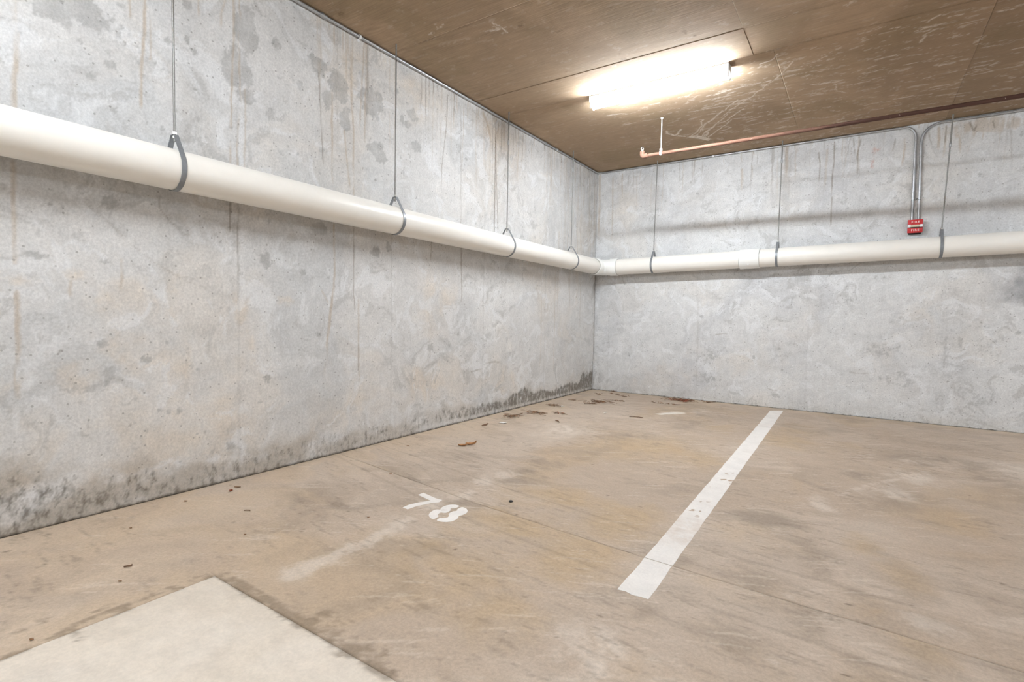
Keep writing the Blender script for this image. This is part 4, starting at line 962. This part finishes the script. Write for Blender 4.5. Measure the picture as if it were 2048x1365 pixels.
for s in (-1, 1):
    ar = tube_obj('frame_arm', [(1.204 + s * 0.010, sy, sz + 0.062), (1.204 + s * 0.014, sy, sz + 0.078), (1.204 + s * 0.003, sy, sz + 0.094)], 0.0026, MAT['zinc_bright'], hd, 8)
df = tube_obj('deflector', [(1.204, sy, sz + 0.093), (1.204, sy, sz + 0.0955)], 0.0165, MAT['black'], hd, 16)
sh = empty('pipe_hanger', (1.402, sy, H))
tag(sh, 'white rod hanger holding the sprinkler pipe below the ceiling', 'hanger')
tube_obj('rod', [(1.402, sy, H), (1.402, sy, sz + 0.035)], 0.0048, MAT['white_metal'], sh, 10)
tube_obj('ceiling_flange', [(1.402, sy, H), (1.402, sy, H - 0.004), (1.402, sy, H - 0.012)], [0.014, 0.014, 0.008], MAT['white_metal'], sh, 12)
bm = bmesh.new()
for i in range(25):
    pass
ringp = arc((1.402, sy, sz), 0.0195, math.pi / 2, math.pi / 2 + 2 * math.pi, 24, (0, 1, 0), (0, 0, 1))
rows = [[bm.verts.new(p + Vector((a, 0, 0)) + (p - Vector((1.402, sy, sz))).normalized() * b) for a, b in ((-0.010, 0), (0.010, 0), (0.010, 0.003), (-0.010, 0.003))] for p in ringp[:-1]]
for i in range(24):
    a, b = rows[i], rows[(i + 1) % 24]
    for k in range(4): bm.faces.new((a[k], a[(k + 1) % 4], b[(k + 1) % 4], b[k]))
auto_smooth(from_bm('clamp_ring', bm, MAT['white_metal'], sh))
box_obj('clamp_ear', (1.389, sy - 0.010, sz + 0.019), (1.415, sy + 0.010, sz + 0.050), MAT['white_metal'], sh, 0.004)

# ------------------------------------------------------------------ paint on the floor
def prism(name, poly, z0, z1, mat, parent=None):
    bm = bmesh.new()
    lo = [bm.verts.new((x, y, z0)) for x, y in poly]; hi = [bm.verts.new((x, y, z1)) for x, y in poly]
    for tri in tessellate_polygon([[Vector((x, y, 0)) for x, y in poly]]):
        bm.faces.new([hi[i] for i in tri]); bm.faces.new([lo[i] for i in tri[::-1]])
    for k in range(len(poly)):
        bm.faces.new((lo[k], lo[(k + 1) % len(poly)], hi[(k + 1) % len(poly)], hi[k]))
    return from_bm(name, bm, mat, parent)
A0, A1, B0, B1 = [(2.4316, -4.9803), (2.5524, -4.979), (2.352, -0.2411), (2.4795, -0.1362)]
pl = empty('parking_line', ((A0[0] + A1[0]) / 2, A0[1], 0))
tag(pl, 'long white painted parking bay line on the floor, flaked in places', 'floor marking')
def line_edge(a, b, t0, t1, n, amp, ph):
    out = []
    for i in range(n + 1):
        t = t0 + (t1 - t0) * i / n
        w = (float(fbm(np.array(t * 60.0 + ph), np.array(0.3), 4)) - 0.5) * 2 * amp
        out.append((a[0] + (b[0] - a[0]) * t + w, a[1] + (b[1] - a[1]) * t))
    return out
def tj(a, b):
    lo_, hi_ = 0.0, 1.0
    for _ in range(40):
        m_ = (lo_ + hi_) / 2
        if a[1] + (b[1] - a[1]) * m_ < joint_y(a[0] + (b[0] - a[0]) * m_): lo_ = m_
        else: hi_ = m_
    return lo_
tl, tr = tj(A0, B0), tj(A1, B1)
for (s0, s1), (q0, q1), n in (((0, tl - 0.0006), (0, tr - 0.0006), 14), ((tl + 0.0006, 1), (tr + 0.0006, 1), 110)):
    le = line_edge(A0, B0, s0, s1, n, 0.004, 1.0); re = line_edge(A1, B1, q0, q1, n, 0.004, 40.0)
    bm = bmesh.new()
    rows = []
    for i in range(n + 1):
        (xa, ya), (xb, yb) = le[i], re[i]
        rows.append([bm.verts.new((xa + (xb - xa) * k / 4, ya + (yb - ya) * k / 4 + (0.006 * math.sin(k * 2.1 + i) if i in (0, n) and 0 < k < 4 and s0 == 0 and i == 0 else 0), 0.0009)) for k in range(5)])
    for a, b in zip(rows[:-1], rows[1:]):
        for k in range(4): bm.faces.new((a[k], a[k + 1], b[k + 1], b[k]))
    ex = bmesh.ops.extrude_face_region(bm, geom=list(bm.faces))
    for v in ex['geom']:
        if isinstance(v, bmesh.types.BMVert): v.co.z = 0.0002
    from_bm('paint_strip', bm, MAT['line_paint'], pl)
sn = empty('stall_number', (1.3, -4.76, 0))
tag(sn, 'white stencilled parking stall number 78 painted on the floor', 'floor marking')
def chaik(p, n=2):
    for _ in range(n):
        q = []
        for i in range(len(p)):
            a, b = p[i], p[(i + 1) % len(p)]
            q += [(a[0] * .8 + b[0] * .2, a[1] * .8 + b[1] * .2), (a[0] * .2 + b[0] * .8, a[1] * .2 + b[1] * .8)]
        p = q
    return p
prism('digit_seven', [(1.0938, -4.681), (1.0924, -4.6362), (1.2149, -4.6618), (1.2588, -4.6594), (1.2682, -4.6991), (1.2437, -4.7257), (1.2273, -4.7709), (1.2112, -4.8152), (1.2052, -4.8748), (1.1642, -4.87), (1.1628, -4.8229), (1.1796, -4.7692), (1.2148, -4.7051)], 0.0002, 0.0010, MAT['number_paint'], sn)
d8 = prism('digit_eight', chaik([(1.3953, -4.6703), (1.3676, -4.6706), (1.3462, -4.6824), (1.3318, -4.7094), (1.3296, -4.7392), (1.3411, -4.7662), (1.3477, -4.7753), (1.3265, -4.7847), (1.3245, -4.8132), (1.3364, -4.8496), (1.3529, -4.8705), (1.3782, -4.8878), (1.408, -4.8941), (1.4033, -4.8492), (1.3853, -4.8377), (1.3769, -4.8233), (1.372, -4.8008), (1.3995, -4.7939), (1.4013, -4.7715), (1.3974, -4.7476), (1.3816, -4.7345), (1.3807, -4.7227), (1.4017, -4.7094)]), 0.0002, 0.0010, MAT['number_paint'], sn)
d8['label'] = 'upper half of the stencilled 8'
d8b = prism('digit_eight', chaik([(1.4263, -4.8945), (1.4552, -4.8939), (1.4818, -4.8811), (1.5011, -4.8566), (1.5008, -4.8185), (1.4887, -4.7918), (1.4811, -4.7844), (1.49, -4.7632), (1.4888, -4.7255), (1.4734, -4.699), (1.4481, -4.6789), (1.4139, -4.6742), (1.4148, -4.7177), (1.4246, -4.7275), (1.428, -4.7388), (1.4159, -4.7531), (1.4152, -4.7665), (1.4213, -4.7964), (1.4402, -4.8096), (1.4482, -4.8325), (1.4322, -4.8515), (1.4187, -4.8564)]), 0.0002, 0.0010, MAT['number_paint'], sn)
d8b['label'] = 'lower half of the stencilled 8'

# ------------------------------------------------------------------ litter
def clump(name, c, size, label, n=26, group=None, mat='leaf'):
    """a knot of dry needles, stalks and leaf crumbs"""
    root = empty(name, (c[0], c[1], 0)); tag(root, label, 'leaf litter', group)
    rn = random.Random(hash((round(c[0], 3), round(c[1], 3))) & 0xffff)
    bm = bmesh.new()
    for i in range(n):
        x = c[0] + rn.gauss(0, size * 0.42); y = c[1] + rn.gauss(0, size * 0.30)
        a = rn.uniform(-0.7, 0.7) + (math.pi if rn.random() < .5 else 0); ln = size * rn.uniform(0.25, 0.8)
        z = 0.003 + rn.random() * 0.012 * min(1, n / 20)
        p = [Vector((x, y, z)), Vector((x + math.cos(a) * ln * .5, y + math.sin(a) * ln * .5, z + rn.uniform(0, .008))), Vector((x + math.cos(a) * ln, y + math.sin(a) * ln, 0.003 + rn.random() * 0.006))]
        add_tube(bm, p, rn.uniform(0.0009, 0.0020), 4)
    from_bm('needles', bm, MAT['twig'], root)['kind'] = 'stuff'
    bm = bmesh.new()
    for i in range(max(3, n // 3)):
        x = c[0] + rn.gauss(0, size * 0.35); y = c[1] + rn.gauss(0, size * 0.25); a = rn.uniform(0, 6.28)
        l, w = size * rn.uniform(0.10, 0.26), size * rn.uniform(0.05, 0.12)
        ca, sa = math.cos(a), math.sin(a); z = 0.004 + rn.random() * 0.010
        P_ = [(-l, 0, 0), (-l * .3, w, .006), (l * .4, w * .8, .004), (l, 0, 0), (l * .3, -w, .005), (-l * .4, -w * .8, .003)]
        top = [bm.verts.new((x + u * ca - v * sa, y + u * sa + v * ca, z + q)) for u, v, q in P_]
        bot = [bm.verts.new((w_.co.x, w_.co.y, w_.co.z - 0.001)) for w_ in top]
        bm.faces.new(top); bm.faces.new(bot[::-1])
        for k in range(6): bm.faces.new((top[k], bot[k], bot[(k + 1) % 6], top[(k + 1) % 6]))
    from_bm('leaf_crumbs', bm, MAT[mat], root)['kind'] = 'stuff'
    return root
LC = [(0.5669, -0.9759), (1.3236, -0.1933), (0.2471, -1.5833), (0.3446, -2.1167), (0.2197, -2.4289), (0.5291, -1.9659), (0.7069, -0.7617), (1.1275, -0.5777), (1.3086, -0.5662), (1.6381, -0.1263), (0.3465, -0.0446), (0.6455, -0.3731), (0.4448, -0.2618), (0.2912, -0.3934), (0.2374, -1.0827), (0.5257, -1.1737)]
clump('leaf_litter', LC[0], 0.15, 'largest dark clump of dry needles on the floor below the corner elbow', 44)
clump('leaf_litter', LC[1], 0.19, 'wide reddish clump of dry needles by the foot of the back wall', 50, mat='leaf_red')
clump('leaf_litter', LC[2], 0.085, 'small dark clump of needles just left of a white paper scrap', 24)
clump('leaf_litter', LC[3], 0.12, 'thin flat clump of needles near the mouldy foot of the left wall', 26)
clump('leaf_litter', LC[4], 0.12, 'clump of needles right above the torn white paper scrap', 26)
clump('leaf_litter', LC[5], 0.08, 'reddish leaf clump standing alone below the small paper scrap', 16, mat='leaf_red')
LL = ['small brown wisp right of the largest needle clump', 'thin brown wisp on the floor left of the white floor smear', 'loose tuft of needles just left of the wide reddish clump', 'dark wisp at the wall foot right of the wide reddish clump',
      'flat wisp of needles lying against the foot of the back wall by the corner', 'little wisp of needles right of the two wisps in the corner', 'right one of two tiny wisps on the floor in the corner', 'left one of two tiny wisps on the floor in the corner',
      'tiny wisp alone on the floor left of the largest needle clump', 'fine needles around the straight brown stalk']
for c, s, lab in zip(LC[6:], (0.09, 0.09, 0.08, 0.10, 0.09, 0.08, 0.07, 0.08, 0.08, 0.09), LL):
    clump('leaf_litter', c, s, lab, 10, 'small litter near the corner')
def twig(pts, r, label, mat='twig', group=None):
    n = 7; P_ = []
    for i in range(n):
        t = i / (n - 1)
        P_.append((pts[0][0] * (1 - t) + pts[1][0] * t + 0.006 * math.sin(5 * t), pts[0][1] * (1 - t) + pts[1][1] * t + 0.01 * math.sin(3.1 * t), r + 0.0015 + 0.002 * abs(math.sin(7 * t))))
    tag(tube_obj('twig', P_, [r * (0.7 + 0.3 * math.sin(1 + 2 * i / n)) for i in range(n)], MAT[mat], None, 7), label, 'twig', group)
for pts, r, lab in [([(1.1967, -1.6523), (1.3446, -1.6344)], 0.0042, 'longest bare twig lying flat in the middle of the back floor'),
                    ([(0.6873, -2.3277), (0.7674, -2.3864)], 0.005, 'short dark twig right of the torn white paper scrap'),
                    ([(0.2177, -2.3793), (0.2355, -2.2239)], 0.004, 'brown stalk sticking out of the needles by the left wall'),
                    ([(0.2628, -2.98), (0.2641, -2.8792)], 0.006, 'dark bark sliver left of the torn white paper scrap'),
                    ([(0.4566, -1.2085), (0.5851, -1.1468)], 0.0035, 'straight brown stalk left of the largest needle clump'),
                    ([(0.7471, -5.9913), (0.7654, -5.9704)], 0.0035, 'red-brown stalk on the sandy floor at lower left'),
                    ([(0.5441, -5.3931), (0.5837, -5.3808)], 0.0025, 'thin dark stalk on the floor below the left wall')]:
    twig(pts, r, lab)
def flake(name, c, l, w, ang, mat, label, cat, curl=0.01, group=None, thick=0.0012):
    """a small curled sheet: leaf or paper scrap"""
    bm = bmesh.new(); n = 8; top = []
    rn = random.Random(int(abs(c[0] * 1000 + c[1] * 777)))
    for i in range(n + 1):
        t = i / n * 2 - 1; row = []
        hw = w * (max(0.06, (1 - abs(t) ** 2.2)) if cat == 'leaf' else 1.0) * rn.uniform(0.88, 1.1)
        for j in range(5):
            s = j / 2 - 1
            x, y = t * l, s * hw + (0.15 * w * math.sin(t * 2) if cat == 'leaf' else 0)
            z = thick + 0.0015 + curl * (s * s * 0.7 + max(0, t) ** 2 * 0.9) + rn.uniform(0, curl * 0.15)
            row.append(bm.verts.new((c[0] + x * math.cos(ang) - y * math.sin(ang), c[1] + x * math.sin(ang) + y * math.cos(ang), z)))
        top.append(row)
    for a, b in zip(top[:-1], top[1:]):
        for k in range(4): bm.faces.new((a[k], a[k + 1], b[k + 1], b[k]))
    ex = bmesh.ops.extrude_face_region(bm, geom=list(bm.faces))
    for v in ex['geom']:
        if isinstance(v, bmesh.types.BMVert): v.co.z -= thick
    return tag(from_bm(name, bm, MAT[mat], None, True), label, cat, group)
q = [(0.5847, -3.6597), (0.623, -3.5997), (0.3395, -2.7452), (0.3485, -1.5634), (0.9117, -1.6274), (1.5847, -4.4547), (0.2525, -3.9283), (0.6831, -4.5087), (0.3345, -5.8208), (0.191, -5.2759), (0.1613, -5.2225), (0.1634, -5.506), (0.8319, -5.5458), (1.1302, -5.0754), (0.8628, -6.0444), (1.054, -6.342), (-0.2926, -1.1974), (1.8434, -0.2346)]
flake('dry_leaf', q[0], 0.038, 0.022, 0.2, 'leaf_tan', 'pale tan dry leaf lying open on the bay floor', 'leaf', 0.012)
flake('dry_leaf', q[1], 0.044, 0.016, 0.5, 'leaf_tan', 'narrow curled brown leaf touching the pale tan leaf', 'leaf', 0.022)
flake('paper_scrap', q[2], 0.036, 0.030, 0.3, 'paper', 'torn white paper scrap on the floor near the left wall', 'paper', 0.006)
flake('paper_scrap', q[3], 0.026, 0.020, -0.3, 'paper', 'small white paper scrap beside a clump of dark needles', 'paper', 0.006)
flake('paper_scrap', q[4], 0.015, 0.013, 0.3, 'paper', 'tiny white paper dot alone below the largest needle clump', 'paper', 0.004)
bm = bmesh.new(); bmesh.ops.create_icosphere(bm, subdivisions=2, radius=0.012)
for v in bm.verts: v.co = Vector((q[5][0] + v.co.x * (1 + 0.2 * math.sin(v.co.y * 300)), q[5][1] + v.co.y, 0.005 + v.co.z * 0.45))
tag(from_bm('pebble', bm, MAT['black'], None, True), 'round black pebble on the floor right of the number 78', 'pebble')
flake('dry_leaf', q[9], 0.018, 0.010, -0.7, 'leaf_red', 'small red-brown leaf on the floor below the left wall', 'leaf', 0.005)
flake('dry_leaf', q[10], 0.022, 0.006, 0.35, 'leaf', 'thin brown leaf sliver beside the small red-brown leaf', 'leaf', 0.004)
for c, l, lab in ((q[6], 0.018, 'tiny brown leaf crumb left of the pale tan leaf'), (q[7], 0.017, 'tiny leaf crumb above the painted number 78'), (q[8], 0.012, 'tiny dark crumb near the wall above the red-brown stalk'),
                  (q[11], 0.018, 'tiny dark crumb left of the small red-brown leaf'), (q[12], 0.010, 'tiny dark crumb below the thin dark stalk'), (q[13], 0.010, 'tiny dark crumb left of the digit seven'),
                  (q[14], 0.014, 'tiny dark crumb just below the red-brown stalk'), (q[15], 0.013, 'tiny dark crumb at the lower left edge of the floor')):
    flake('leaf_crumb', c, l * 0.65, l * 0.3, 0.3, 'leaf', lab, 'leaf', 0.003, 'crumbs along the left wall')
